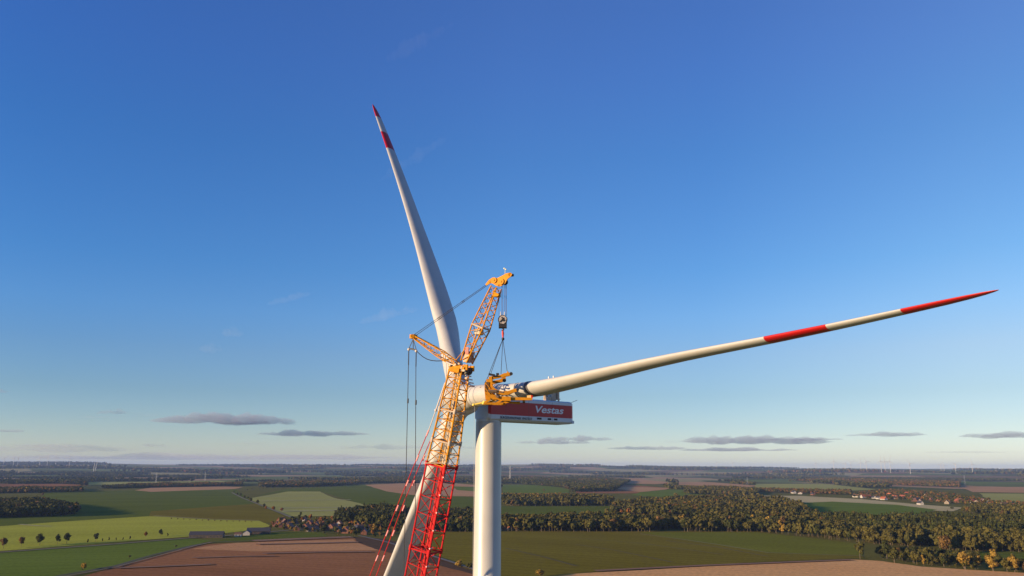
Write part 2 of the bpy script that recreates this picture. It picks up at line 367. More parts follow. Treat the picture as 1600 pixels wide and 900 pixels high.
# ------------------------------------------------------------------ trees
def leaf_mat(name):
    m = bpy.data.materials.new(name); m.use_nodes = True; t = m.node_tree; b = t.nodes['Principled BSDF']
    at = t.nodes.new('ShaderNodeAttribute'); at.attribute_name = 'tint'
    b.inputs['Roughness'].default_value = .8; b.inputs['Specular IOR Level'].default_value = .03
    t.links.new(at.outputs['Color'], b.inputs['Base Color'])
    return m
LEAF = leaf_mat('foliage')
BARK = mat('bark', (.16, .12, .085), .9, noise=.4, nscale=.6)
PAL = {'dark': (.042, .048, .015), 'mid': (.072, .070, .019), 'olive': (.088, .078, .021), 'yellow': (.24, .155, .032),
       'orange': (.20, .085, .024), 'brown': (.130, .078, .027), 'pine': (.056, .064, .019), 'red': (.18, .06, .022)}

def crown_template(kind, nq, seed):
    """unit-height crown made of leaf-clump faces spread through uneven lobes; returns verts, quads, shade per vertex"""
    g = np.random.default_rng(seed); lobes = []
    if kind == 'broad':
        for i in range(13):
            a = g.uniform(0, 6.28); rr = g.uniform(.05, .235); z = g.uniform(.33, .86 - rr * .6)
            lobes.append((rr * math.cos(a), rr * math.sin(a), z, g.uniform(.11, .17)))
        lobes.append((g.uniform(-.04, .04), 0, .57, .27))
    elif kind == 'tall':
        for i in range(8):
            a = g.uniform(0, 6.28); rr = g.uniform(.02, .13); z = .25 + .65 * i / 7
            lobes.append((rr * math.cos(a), rr * math.sin(a), z, g.uniform(.11, .18)))
    elif kind == 'conifer':
        for i in range(9):
            z = .2 + .76 * i / 8; a = g.uniform(0, 6.28); lobes.append((.02 * math.cos(a), .02 * math.sin(a), z, .21 * (1.04 - z) + .03))
    else:
        for i in range(5):
            a = g.uniform(0, 6.28); rr = g.uniform(.1, .36); lobes.append((rr * math.cos(a), rr * math.sin(a), g.uniform(.25, .6), g.uniform(.27, .38)))
    L = np.array(lobes); wt = L[:, 3] ** 2; wt /= wt.sum()
    idx = g.choice(len(L), nq, p=wt)
    d = g.normal(size=(nq, 3)); d /= np.linalg.norm(d, axis=1)[:, None]
    rr = L[idx, 3] * g.uniform(.55, 1.08, nq)
    c = L[idx, :3] + d * rr[:, None] * np.array([1, 1, .9])
    nrm = d + g.normal(size=(nq, 3)) * .24; nrm /= np.linalg.norm(nrm, axis=1)[:, None]
    t = np.cross(nrm, g.normal(size=(nq, 3))); t /= np.linalg.norm(t, axis=1)[:, None]; bt = np.cross(nrm, t)
    sz = .62 * np.sqrt(1.0 / nq) * g.uniform(.6, 1.35, nq) * (1.25 if kind != 'conifer' else .8)
    v = np.stack([c - t * sz[:, None] - bt * sz[:, None] * .7, c + t * sz[:, None] * .9 - bt * sz[:, None], c + t * sz[:, None] + bt * sz[:, None] * .8, c - t * sz[:, None] * .8 + bt * sz[:, None]], 1).reshape(-1, 3)
    f = np.arange(nq * 4).reshape(-1, 4)
    lobeshade = g.uniform(.85, 1.15, len(L))
    sh = np.repeat(lobeshade[idx] * g.uniform(.88, 1.13, nq), 4)
    # solid heart of each lobe
    cv = []; cf = []; cs = []
    for (x, y, z, r) in lobes:
        o = len(v) + len(cv); r *= .74
        for q in ((r, 0, 0), (-r, 0, 0), (0, r, 0), (0, -r, 0), (0, 0, r), (0, 0, -r)):
            cv.append((x + q[0], y + q[1], z + q[2] * .9)); cs.append(.8)
        for q in ((0, 2, 4), (2, 1, 4), (1, 3, 4), (3, 0, 4), (2, 0, 5), (1, 2, 5), (3, 1, 5), (0, 3, 5)): cf.append((o + q[0], o + q[1], o + q[2], o + q[2]))
    v = np.concatenate([v, np.array(cv)]); sh = np.concatenate([sh, np.array(cs)])
    return v, f, np.array(cf), sh

def mesh_np(name, V_, quads, tris, tint, mats, mi=None):
    me = bpy.data.meshes.new(name)
    nq = len(quads); ntr = len(tris)
    me.vertices.add(len(V_)); me.vertices.foreach_set('co', np.ascontiguousarray(V_, dtype=np.float32).ravel())
    loops = np.concatenate([np.asarray(quads).ravel(), np.asarray(tris).ravel()]).astype(np.int32)
    me.loops.add(len(loops)); me.loops.foreach_set('vertex_index', loops)
    me.polygons.add(nq + ntr)
    st = np.concatenate([np.arange(nq) * 4, nq * 4 + np.arange(ntr) * 3]).astype(np.int32)
    me.polygons.foreach_set('loop_start', st)
    if mi is not None: me.polygons.foreach_set('material_index', mi.astype(np.int32))
    me.update(calc_edges=True)
    a = me.color_attributes.new('tint', 'FLOAT_COLOR', 'POINT')
    c = np.ones((len(V_), 4), np.float32); c[:, :3] = tint; a.data.foreach_set('color', c.ravel())
    for m in mats: me.materials.append(m)
    me.validate(); return me

TPL = {}
def tpl(kind, nq, seed):
    k = (kind, nq, seed)
    if k not in TPL:
        v, f, cf, sh = crown_template(kind, nq, seed)
        # a trunk with three faces for the massed trees
        TPL[k] = (v, f, cf[:, :3], sh)
    return TPL[k]
def mass_mesh(name, trees, nq, trunk=True):
    """trees: list of (x,y,z,height,kind,colour) gathered into one mesh for woodland"""
    Vs = []; Q = []; T = []; K = []; MI_q = []; MI_t = []; off = 0
    for (x, y, z, h, kind, col) in trees:
        v, f, cf, sh = tpl(kind, nq, int(nr.integers(0, 5)))
        a = nr.uniform(0, 6.28); ca, sa = math.cos(a), math.sin(a); wd = nr.uniform(.85, 1.2)
        P = np.empty_like(v); P[:, 0] = (v[:, 0] * ca - v[:, 1] * sa) * h * wd + x; P[:, 1] = (v[:, 0] * sa + v[:, 1] * ca) * h * wd + y; P[:, 2] = v[:, 2] * h + z
        Vs.append(P); Q.append(f + off); T.append(cf + off); MI_q.append(np.zeros(len(f))); MI_t.append(np.zeros(len(cf)))
        K.append(np.array(col)[None, :] * (sh * nr.uniform(.85, 1.15))[:, None]); off += len(P)
        if trunk:
            r = h * .013; p = np.array([[x - r, y, z], [x + r, y - r, z], [x, y + r, z], [x - r * .6, y, z + h * .5], [x + r * .6, y - r * .6, z + h * .5], [x, y + r * .6, z + h * .5]])
            Vs.append(p); Q.append(np.array([[0, 1, 4, 3], [1, 2, 5, 4], [2, 0, 3, 5]]) + off); MI_q.append(np.ones(3)); K.append(np.full((6, 3), .1)); off += 6
    return mesh_np(name, np.concatenate(Vs), np.concatenate(Q), np.concatenate(T), np.concatenate(K), [LEAF, BARK], np.concatenate(MI_q + MI_t))

# prototypes for single trees: crown mesh + trunk-with-limbs mesh, unit height 1
PROTO = {}
def proto(kind, colname, seed):
    k = (kind, colname, seed)
    if k in PROTO: return PROTO[k]
    v, f, cf, sh = crown_template(kind, 520 if kind != 'bush' else 260, 100 + seed)
    tint = np.array(PAL[colname])[None, :] * sh[:, None]
    cm = mesh_np('crown', v, f, cf[:, :3], tint, [LEAF])
    q = MB(); g = random.Random(seed)
    if kind != 'bush':
        q.tube((0, 0, -.01), (.006, 0, .45), .019, .011, 6); q.tube((.006, 0, .45), (0, .01, .8), .011, .004, 5)
        for i in range(5):
            a = g.uniform(0, 6.28); z = g.uniform(.28, .55); q.tube((.004, 0, z), (.16 * math.cos(a), .16 * math.sin(a), z + g.uniform(.12, .22)), .007, .003, 4)
    else:
        for i in range(5):
            a = g.uniform(0, 6.28); q.tube((0, 0, -.01), (.25 * math.cos(a), .25 * math.sin(a), .4), .02, .008, 4)
    me = bpy.data.meshes.new('trunk'); me.from_pydata(q.v, [], q.f); me.materials.append(BARK); me.update()
    PROTO[k] = (cm, me); return PROTO[k]
NTREE = [0]
def put_tree(x, y, z, h, kind, colname, label, group, cat='tree', name=None):
    NTREE[0] += 1
    cm, tm = proto(kind, colname, NTREE[0] % 4)
    nm = name or {'broad': 'broadleaf_tree', 'tall': 'slender_tree', 'conifer': 'conifer_tree', 'bush': 'bush'}[kind]
    o = thing(nm, label, cat, (x, y, z), group)
    o.rotation_euler = (0, 0, nr.uniform(0, 6.28)); wdt = nr.uniform(.82, 1.25); o.scale = (h * wdt, h * wdt, h)
    for nme, me in (('crown', cm), ('trunk' if kind != 'bush' else 'stem', tm)):
        c = bpy.data.objects.new(nme, me); C.objects.link(c); c.parent = o
    return o

def poly_pts(poly, sp, jit=.42):
    """jittered grid of points inside a polygon of ground pixels"""
    P = np.array([[gp(x, y).x, gp(x, y).y] for x, y in poly])
    lo = P.min(0); hi = P.max(0); out = []
    xs = np.arange(lo[0], hi[0], sp); ys = np.arange(lo[1], hi[1], sp)
    X, Y = np.meshgrid(xs, ys); X = X.ravel() + nr.uniform(-jit, jit, X.size) * sp; Y = Y.ravel() + nr.uniform(-jit, jit, Y.size) * sp
    ins = np.zeros(len(X), bool); n = len(P)
    for i in range(n):
        x1, y1 = P[i]; x2, y2 = P[(i + 1) % n]
        c = ((y1 > Y) != (y2 > Y)) & (X < (x2 - x1) * (Y - y1) / (y2 - y1 + 1e-9) + x1); ins ^= c
    return np.stack([X[ins], Y[ins]], 1)
def pick(g, mix):
    r = g.random() * sum(m[2] for m in mix); a = 0
    for m in mix:
        a += m[2]
        if r <= a: return m[0], m[1]
    return mix[-1][0], mix[-1][1]
MIXB = [('broad', 'mid', 4), ('broad', 'olive', 4), ('broad', 'dark', 2.5), ('tall', 'olive', 1.2), ('broad', 'brown', .45), ('tall', 'yellow', .05)]
MIXC = [('conifer', 'pine', 7), ('broad', 'mid', 1), ('tall', 'olive', .6), ('conifer', 'dark', 2)]
MIXV = [('broad', 'dark', 3), ('broad', 'mid', 3), ('broad', 'orange', 1.3), ('broad', 'brown', 2), ('broad', 'yellow', .6), ('tall', 'olive', .5)]
MIXA = [('broad', 'orange', 1.2), ('broad', 'brown', 4.5), ('broad', 'mid', 3), ('broad', 'olive', 1.5), ('broad', 'yellow', .3), ('broad', 'dark', 2)]
MIXF = [('broad', 'brown', 4), ('broad', 'dark', 4), ('broad', 'mid', 3), ('broad', 'red', .4)]
MIXD = [('broad', 'dark', 5), ('broad', 'mid', 3), ('conifer', 'dark', 2), ('broad', 'brown', .6)]
WOODS = [ # footprint, spacing, height range, mix, words for the label
    ([(785, 831), (1190, 831.5), (1252, 818), (1100, 818), (785, 820)], 8.5, (17, 25), MIXB, 'along the far side of the olive field right of the tower'),
    ([(1190, 832), (1262, 839), (1342, 848), (1352, 842), (1280, 822), (1250, 816)], 8.5, (16, 24), MIXB, 'at the corner where the mixed wood meets the pine wood'),
    ([(1342, 848), (1400, 854), (1480, 860), (1600, 866), (1720, 874), (1720, 862), (1600, 855), (1480, 849), (1352, 842)], 8.5, (16, 23), [('tall', 'olive', 3), ('broad', 'olive', 3), ('broad', 'mid', 2), ('tall', 'mid', 1)], 'in the leafy front edge of the pine wood at right'),
    ([(1250, 818), (1352, 842), (1480, 849), (1600, 855), (1720, 862), (1720, 822), (1500, 817), (1300, 815)], 7.5, (16, 22), MIXC, 'inside the pine wood at right'),
    ([(955, 804), (1250, 813), (1270, 808), (1250, 794), (1222, 786), (1130, 780), (1060, 784), (960, 792)], 9, (15, 22), MIXB + [('broad', 'orange', .2)], 'in the hilly mixed wood at centre right'),
    ([(785, 791), (955, 791), (960, 784), (890, 781), (785, 781)], 9, (15, 22), MIXB, 'in the belt of trees behind the narrow green field'),
    ([(785, 778), (888, 778), (888, 774.5), (785, 774.5)], 9, (9, 13), [('broad', 'yellow', 5), ('broad', 'brown', 2), ('broad', 'mid', 2)], 'in the yellowing hedge beside the bright green field'),
    ([(815, 757), (880, 762), (894, 769), (960, 768), (985, 752), (940, 749), (812, 749)], 11, (15, 21), MIXD, 'in the dark wood beyond the tower'),
    ([(1070, 772), (1180, 775), (1190, 768), (1120, 763), (1070, 765)], 10, (13, 18), MIXB, 'in the copse above the centre right wood'),
    ([(640, 832), (742, 832), (742, 806), (690, 803), (600, 806), (560, 812), (600, 826)], 8.5, (15, 21), MIXD, 'in the dark grove behind the lattice boom'),
    ([(520, 821), (600, 826), (640, 812), (600, 803), (530, 806)], 9, (17, 25), MIXD + [('conifer', 'dark', 3)], 'in the grove behind the red roofed village'),
    ([(-80, 812), (118, 806), (120, 798), (60, 789), (-80, 788)], 9, (17, 23), MIXD, 'in the dark wood on the left edge'),
    ([(-60, 772), (128, 769), (128, 764.5), (-60, 765)], 11, (13, 17), MIXD + MIXA, 'in the belt beyond the dark left wood'),
    ([(160, 764), (200, 763), (235, 762), (235, 760.5), (160, 761.5)], 10, (12, 17), MIXD, 'in the clump beyond the green field at left'),
    ([(200, 762.5), (350, 760), (378, 759.5), (378, 756.5), (200, 759)], 11, (13, 18), MIXA, 'in the rust coloured belt beyond the left fields'),
    ([(405, 762), (485, 761), (560, 757), (570, 753), (480, 753), (405, 757)], 12, (14, 19), MIXA + MIXD, 'in the belt beyond the left centre fields'),
    ([(560, 756), (740, 754), (740, 748), (600, 747), (560, 750)], 13, (15, 20), MIXD, 'in the dark belt behind the pale brown field'),
    ([(1330, 777), (1390, 781), (1500, 789), (1610, 800), (1720, 806), (1720, 790), (1560, 785), (1480, 772), (1400, 766), (1340, 770)], 23, (7, 12), MIXA, 'among the houses of the right hand village'),
    ([(1500, 801), (1620, 812), (1720, 813), (1720, 802), (1600, 797), (1530, 793)], 11, (12, 17), MIXB, 'between the pine wood and the right hand village'),
    ([(1180, 769), (1330, 774), (1330, 769), (1180, 765)], 12, (10, 15), MIXA, 'in the belt left of the right hand village'),
    ([(1380, 876.5), (1420, 882), (1500, 890), (1575, 896), (1660, 900), (1660, 892), (1540, 881), (1470, 874), (1400, 868), (1375, 872)], 9, (7, 14), MIXB, 'in the hedgerow beside the tan field'),
    ([(418, 828), (470, 832), (520, 837), (580, 841), (610, 838), (640, 831), (640, 826), (560, 816), (480, 812), (430, 817)], 20, (6, 12), MIXV, 'in the gardens of the red roofed village'),
    ([(1370, 757.5), (1500, 762), (1500, 754), (1300, 749), (1240, 752)], 14, (14, 19), MIXA, 'in the brown woodland beyond the right hand village'),
    ([(1180, 748), (1370, 750), (1600, 752), (1600, 748), (1180, 745)], 18, (14, 20), MIXD, 'in the long dark forest below the right horizon'),
]
cand = []
for (poly, sp, hr, mix, words) in WOODS:
    cx = np.mean([p[1] for p in poly])
    for (x, y) in poly_pts(poly, sp):
        if sp < 10 and mn.noise(V(x / 38, y / 60, sp)) > .27: continue      # clearings and dark gaps
        k, c = pick(rnd, mix); cand.append((math.hypot(x, y), x, y, (hr[0] - 3 + (hr[1] - hr[0] + 3) * rnd.random() ** .75) * (1 + .10 * math.sin(x / 37 + y / 61)), k, c, words))
cand.sort(key=lambda t: t[0])
def in_view(x, y):
    return abs(x) / y < .655 and y > 500
CW = {'dark': 'dark green', 'mid': 'green', 'olive': 'olive green', 'yellow': 'yellow', 'orange': 'orange', 'brown': 'brown leaved', 'pine': 'deep green', 'red': 'russet'}
KW = {'broad': 'round crowned tree', 'tall': 'slender tree', 'conifer': 'pointed conifer', 'bush': 'bush'}

# single trees that stand apart
ap = []   # px, base py, height, kind, colour, label, group
G1 = 'roadside trees in the bright green field'
for px, py, hh, cl, lb in [(5, 857, 14, 'brown', 'brownish round tree beside the road at the left picture edge'),
        (33, 854, 13.5, 'brown', 'brownish roadside tree second from the left picture edge'),
        (62, 852, 15.5, 'dark', 'dark round roadside tree standing left of the touching pair'),
        (90, 850, 13.5, 'dark', 'left and smaller tree of the touching pair beside the road'),
        (104, 849.5, 15, 'dark', 'right and larger tree of the touching pair beside the road'),
        (149, 846.5, 12.5, 'dark', 'lone dark tree by the road between the pair and the orange tree'),
        (227, 840, 9, 'orange', 'small orange autumn tree beside the road in the bright green field'),
        (251, 838, 11, 'dark', 'dark green tree by the road nearest the long dark barn')]:
    ap.append((px, py, hh, 'broad', cl, lb, G1, 'tree'))
for px, py in [(137, 848), (160, 846), (170, 845), (181, 844.5), (192, 844), (203, 843), (262, 838)]:
    ap.append((px, py, rnd.uniform(3, 5.2), 'tall', 'dark', 'tiny dark sapling in the roadside row of young trees', 'saplings along the road', 'tree'))
for px, py, hh, kd, cl, lb, ct in [(129, 891, 8, 'bush', 'yellow', 'golden bush on the ditch bank in the lower left green field', 'bush'),
        (202, 872, 3.5, 'bush', 'olive', 'small olive shrub beside the ditch above the golden bush', 'bush'),
        (275, 855, 2.8, 'bush', 'olive', 'tiny shrub on the ditch near the corner of the brown field', 'bush'),
        (718, 886, 8, 'bush', 'yellow', 'yellow green bush beside the track left of the white tower', 'bush'),
        (733, 889, 7, 'bush', 'mid', 'dark green bush touching the left side of the white tower', 'bush'),
        (845, 902, 8, 'bush', 'yellow', 'yellow bush at the bottom picture edge right of the tower', 'bush'),
        (1344, 874, 22, 'broad', 'mid', 'large lone round tree at the right corner of the olive field', 'tree'),
        (1386, 873, 22, 'broad', 'dark', 'broad dark tree beside the lone tree at the tan field corner', 'tree'),
        (1398, 880, 18, 'broad', 'mid', 'green tree in front of the broad dark hedgerow tree', 'tree'),
        (1508, 890, 19, 'broad', 'yellow', 'tall golden tree in the hedgerow at lower right', 'tree'),
        (1528, 889, 15, 'broad', 'yellow', 'smaller golden tree right of the tall golden tree', 'tree'),
        (1552, 893, 20, 'tall', 'yellow', 'slender golden tree near the lower right picture corner', 'tree'),
        (1574, 895, 15, 'broad', 'olive', 'olive tree between the last golden trees at lower right', 'tree'),
        (1586, 895, 18, 'broad', 'yellow', 'last golden tree at the lower right picture corner', 'tree'),
        (1478, 868, 26, 'broad', 'brown', 'big brownish tree rising above the hedgerow before the pine wood', 'tree'),
        (1493, 866, 24, 'broad', 'olive', 'big olive tree beside the big brownish tree before the pine wood', 'tree'),
        (1055, 795, 17, 'broad', 'yellow', 'bright yellow tree, left of two in the centre right wood', 'tree'),
        (1078, 796, 23, 'broad', 'yellow', 'bright yellow tree, larger and right of two in the centre right wood', 'tree'),
        (1116, 792, 15, 'broad', 'red', 'small red tree in the centre right wood', 'tree'),
        (1222, 834, 20, 'tall', 'yellow', 'golden orange tree at the edge of the wood by the olive field', 'tree'),
        (918, 831, 21, 'broad', 'olive', 'pale olive tree with a bare pale trunk at the wood edge', 'tree'),
        (807, 830, 20, 'tall', 'brown', 'brown slender tree at the wood edge just right of the tower', 'tree'),
        (850, 768, 12, 'broad', 'brown', 'small brown tree on the corner of the bright green field', 'tree'),
        (415, 797, 11, 'broad', 'orange', 'orange tree, left one of a pair on the pale field edge', 'tree'),
        (427, 798, 11, 'broad', 'orange', 'orange tree, right one of a pair on the pale field edge', 'tree'),
        (440, 800, 10, 'broad', 'orange', 'lone orange tree right of the pair on the pale field edge', 'tree'),
        (456, 809, 4, 'bush', 'dark', 'low dark bush where the hedge meets the village', 'bush'),
        (468, 815, 16, 'tall', 'dark', 'tall dark rounded tree at the left of the village', 'tree'),
        (585, 835, 15, 'tall', 'yellow', 'golden brown tree at the right end of the red roofed village', 'tree'),
        (572, 834, 9, 'broad', 'olive', 'small olive tree left of the golden brown village tree', 'tree'),
        (640, 832, 9, 'broad', 'dark', 'small dark tree beside the track right of the village', 'tree'),
        (719, 829, 8, 'broad', 'orange', 'small orange tree in front of the dark grove by the tower', 'tree'),
        (706, 830, 7, 'broad', 'olive', 'small olive tree left of the orange tree by the tower', 'tree'),
        (1488, 796, 7, 'bush', 'dark', 'round dark bush on the beige stubble field edge', 'bush'),
        (40, 771, 18, 'broad', 'yellow', 'golden tree in front of the far left belt of trees', 'tree'),
        (66, 776, 15, 'broad', 'brown', 'brown tree rising at the back of the dark left wood', 'tree'),
        (548, 757, 12, 'broad', 'dark', 'dark tree on the far edge of the green field left of the crane', 'tree'),
        (720, 755, 14, 'broad', 'dark', 'lone dark tree standing in the pale field behind the boom', 'tree')]:
    ap.append((px, py, hh, kd, cl, lb, None, ct))
for i, (px, py) in enumerate([(371, 774), (376, 776), (381, 779), (388, 780), (392, 785), (402, 788), (412, 794), (365, 770)]):
    ap.append((px + rnd.uniform(-1, 1), py, rnd.uniform(8, 16), 'broad', rnd.choice(['dark', 'mid']), 'dark tree in the row along the diagonal field lane', 'trees along the diagonal lane', 'tree'))
for i in range(14):
    t = i / 13; ap.append((268 + 125 * t, 810.6 + 4.5 * math.sin(t * 1.5) + .4, rnd.uniform(1.8, 3.2), 'bush', 'brown', 'low scrubby bush in the hedge between dark and bright green fields', 'low hedge bushes between two green fields', 'bush'))
for i in range(16):
    t = i / 15; ap.append((455 + 130 * t + rnd.uniform(-2, 2), 764.5 - 7 * t, rnd.uniform(3, 8), 'broad', rnd.choice(['dark', 'mid', 'brown']), 'small hedge tree between the pale and green fields at left centre', 'hedge trees at left centre', 'tree'))
for i in range(9):
    ap.append((385 + i * 6.5 + rnd.uniform(-2, 2), 766.5 - i * .55, rnd.uniform(4, 9), 'broad', rnd.choice(['dark', 'mid']), 'small dark tree in the hedge above the diagonal lane', 'hedge trees above the diagonal lane', 'tree'))
for (px, py, hh, kd, cl, lb, gr, ct) in ap:
    p = gp(px, py); put_tree(p.x, p.y, .1, hh, kd, cl, lb, gr, ct)

# nearest woodland trees one by one, the rest of each wood as one mass
N_IND = 292 - len(ap)
SHORT = {'in the hedgerow beside the tan field': 'hedgerow beside the tan field', 'in the leafy front edge of the pine wood at right': 'front edge of the pine wood',
         'at the corner where the mixed wood meets the pine wood': 'corner of the pine wood', 'along the far side of the olive field right of the tower': 'wood edge beyond the olive field',
         'inside the pine wood at right': 'pine wood interior'}
chosen = []; used = 0; rest = {}
for t_ in cand:
    (d, x, y, h, k, c, words) = t_
    if used < N_IND and in_view(x, y) and 'gardens' not in words: used += 1; chosen.append(t_)
    else: rest.setdefault(words, []).append((x, y, .05, h, k, PAL[c]))
span = {}
for t_ in chosen:
    px_ = 800 + F * t_[1] / t_[2]; span.setdefault(t_[6], []).append(px_)
for (d, x, y, h, k, c, words) in chosen:
    xs_ = sorted(span[words]); px_ = 800 + F * x / y; i_ = int(6 * xs_.index(px_) / len(xs_))
    part_ = ['left end', 'left part', 'middle left', 'middle right', 'right part', 'right end'][min(5, i_)] if len(xs_) > 12 else 'middle'
    size_ = 'tall' if h > 20 else ('small' if h < 12 else 'medium')
    sw = SHORT.get(words, words.replace('in the ', ''))
    lab = '%s %s %s at %s of %s' % (size_, CW[c], KW[k].replace('round crowned', 'round'), part_, sw)
    put_tree(x, y, .08, h, k, c, lab, lab.replace(' tree', ' trees'))
for words, tr in rest.items():
    dm = np.mean([math.hypot(t[0], t[1]) for t in tr])
    nq = 170 if dm < 1800 else (80 if dm < 3000 else 28)
    me = mass_mesh('woodland', tr, nq, dm < 2500)
    o = bpy.data.objects.new('woodland', me); C.objects.link(o)
    tag(o, 'mass of trees ' + words, 'woodland', None, 'stuff')

# far country: belts of trees over the plain and the low hills
def to_px(x, y, z=0.):
    d = V(x, y, z - H); zc = d.dot(cF); return 800 + F * d.dot(cR) / zc, 450 - F * d.dot(cU) / zc
def inside(poly, x, y):
    c = False; n = len(poly)
    for i in range(n):
        x1, y1 = poly[i]; x2, y2 = poly[(i + 1) % n]
        if (y1 > y) != (y2 > y) and x < (x2 - x1) * (y - y1) / (y2 - y1) + x1: c = not c
    return c
def excluded(x, y):
    r = math.hypot(x, y)
    if r < 3700: return True
    if r > 9000: return False
    px, py = to_px(x, y)
    if 330 < px < 480 and 755 < py: return True
    return any(inside(f_, px, py - k) for f_ in FIELDS for k in (0, 2.5, 5))
far = {'dark far woods on the plain': [], 'distant forest on the low hills': []}
for i in range(150):
    r = math.exp(rnd.uniform(math.log(4000), math.log(18500))); a = R(rnd.uniform(-40, 40))
    cx, cy = r * math.sin(a), r * math.cos(a)
    Lw = rnd.uniform(150, 700) * (r / 6000) ** .6; Dw = rnd.uniform(22, 130) * (r / 6000) ** .5
    ori = -a + R(rnd.uniform(-30, 30)); sp = 11 if r < 5500 else (17 if r < 9000 else 30)
    mixx = rnd.choice([MIXD, MIXD, MIXD, MIXB, MIXF])
    for u in np.arange(-Lw, Lw, sp):
        for v_ in np.arange(-Dw, Dw, sp * 1.3):
            if abs(u / Lw) ** 2 + abs(v_ / Dw) ** 2 > 1 + rnd.uniform(-.25, .1): continue
            uu = u + rnd.uniform(-.5, .5) * sp; vv = v_ + rnd.uniform(-.5, .5) * sp
            x = cx + uu * math.cos(ori) - vv * math.sin(ori); y = cy + uu * math.sin(ori) + vv * math.cos(ori)
            if excluded(x, y): continue
            k, c = pick(rnd, mixx); hh = rnd.uniform(13, 21) if sp < 15 else rnd.uniform(15, 22)
            far['dark far woods on the plain' if r < 9000 else 'distant forest on the low hills'].append((x, y, 0, hh * (1 if sp < 15 else (1.15 if sp < 20 else 1.5)), 'broad' if k != 'conifer' else 'tall', PAL[c]))
for words, tr in far.items():
    xy = np.array([(t[0], t[1]) for t in tr]); hz_ = hgt(xy[:, 0], xy[:, 1])
    tr = [(t[0], t[1], float(z) - (3 if t[3] > 24 else 0), t[3], t[4], t[5]) for t, z in zip(tr, hz_)]
    me = mass_mesh('far_forest', tr, 12 if 'plain' in words else 6, False)
    o = bpy.data.objects.new('far_forest', me); C.objects.link(o); tag(o, words + ' below the horizon', 'forest', None, 'stuff')

# ------------------------------------------------------------------ houses
ROOFS = {'red': mat('red_tiles', (.36, .10, .045), .8, noise=.3, nscale=.6), 'brown': mat('brown_tiles', (.16, .085, .06), .8, noise=.3, nscale=.6),
         'dark': mat('dark_slate', (.045, .045, .055), .7, noise=.3, nscale=.6), 'orange': mat('orange_tiles', (.50, .17, .08), .8, noise=.3, nscale=.6)}
WALLS = {'brick': mat('red_brick', (.20, .085, .055), .9, noise=.3, nscale=1), 'white': mat('white_render', (.42, .40, .37), .9, noise=.1, nscale=.4), 'timber': mat('dark_timber', (.07, .055, .045), .8, noise=.3, nscale=.4), 'cream': mat('cream_render', (.27, .23, .18), .9, noise=.2, nscale=.4), 'grey': mat('grey_cladding', (.25, .25, .27), .8, noise=.2, nscale=.4)}
GLASS = mat('window_glass', (.03, .04, .05), .15)
DOORM = mat('door_wood', (.12, .06, .03), .6)
def house(px, py, L, W, e, rg, ang, roof, wall, label, group=None, name='house', cat='house', chim=True, gable=None):
    p = gp(px, py, 0.08); t = thing(name, label, cat, p, group)
    a = R(ang); X = V(math.cos(a), math.sin(a), 0); Y = V(-math.sin(a), math.cos(a), 0); Z = V(0, 0, 1)
    q = MB(); o = p
    c = [o + X * (i * L / 2) + Y * (j * W / 2) for i, j in ((-1, -1), (1, -1), (1, 1), (-1, 1))]
    r0 = o - X * L / 2 + Z * (e + rg); r1 = o + X * L / 2 + Z * (e + rg)
    q.add(c + [k + Z * e for k in c] + [r0, r1], [(0, 1, 5, 4), (2, 3, 7, 6), (1, 2, 6, 9, 5), (3, 0, 4, 8, 7)])
    q.build('wall', WALLS[wall], t)
    if gable:
        q = MB(); g0 = o - X * (L / 2 + .12); q.prism([g0 - Y * W * .47, g0 + Y * W * .47, g0 + Y * W * .47 + Z * e, g0 + Z * (e + rg * .93), g0 - Y * W * .47 + Z * e], X * .1); q.build('gable', WALLS[gable], t)
    q = MB(); ov = .5; th = .25
    for s in (-1, 1):
        n = (Y * s * rg + Z * (W / 2)).normalized()
        A = o - X * (L / 2 + ov) + Z * (e + rg) + n * .03; B = o + X * (L / 2 + ov) + Z * (e + rg) + n * .03
        dd = (Y * s * (W / 2) - Z * rg); dd = dd * (1 + ov / dd.length)
        q.prism([A, B, B + dd, A + dd], n * th)
    rf = q.build('roof', ROOFS[roof], t)
    if chim:
        q = MB(); q.box(o + X * L * .2 + Z * (e + rg + .35), X * .8, Y * .8, Z * 1.9); q.build('chimney', WALLS['brick'], rf)
    for s in (-1, 1):
        k = max(2, int(L / 4.2))
        for i in range(k):
            cc = o + X * (-L / 2 + (i + .5) * L / k) + Y * (s * W / 2) + Z * 1.6
            if s == -1 and i == k // 2:
                q = MB(); q.box(cc - Z * .55, X * 1.1, Y * .12, Z * 2.1); q.build('door', DOORM, t)
            else:
                q = MB(); q.box(cc, X * 1.3, Y * .12, Z * 1.2); q.build('window', GLASS, t)
        cc = o + X * (s * L / 2) + Z * (e + .6)
        q = MB(); q.box(cc, X * .12, Y * 1.2, Z * 1.2); q.build('window', GLASS, t)
    return t
RW = {'red': 'red tiled', 'brown': 'brown tiled', 'dark': 'dark slate', 'orange': 'orange tiled'}
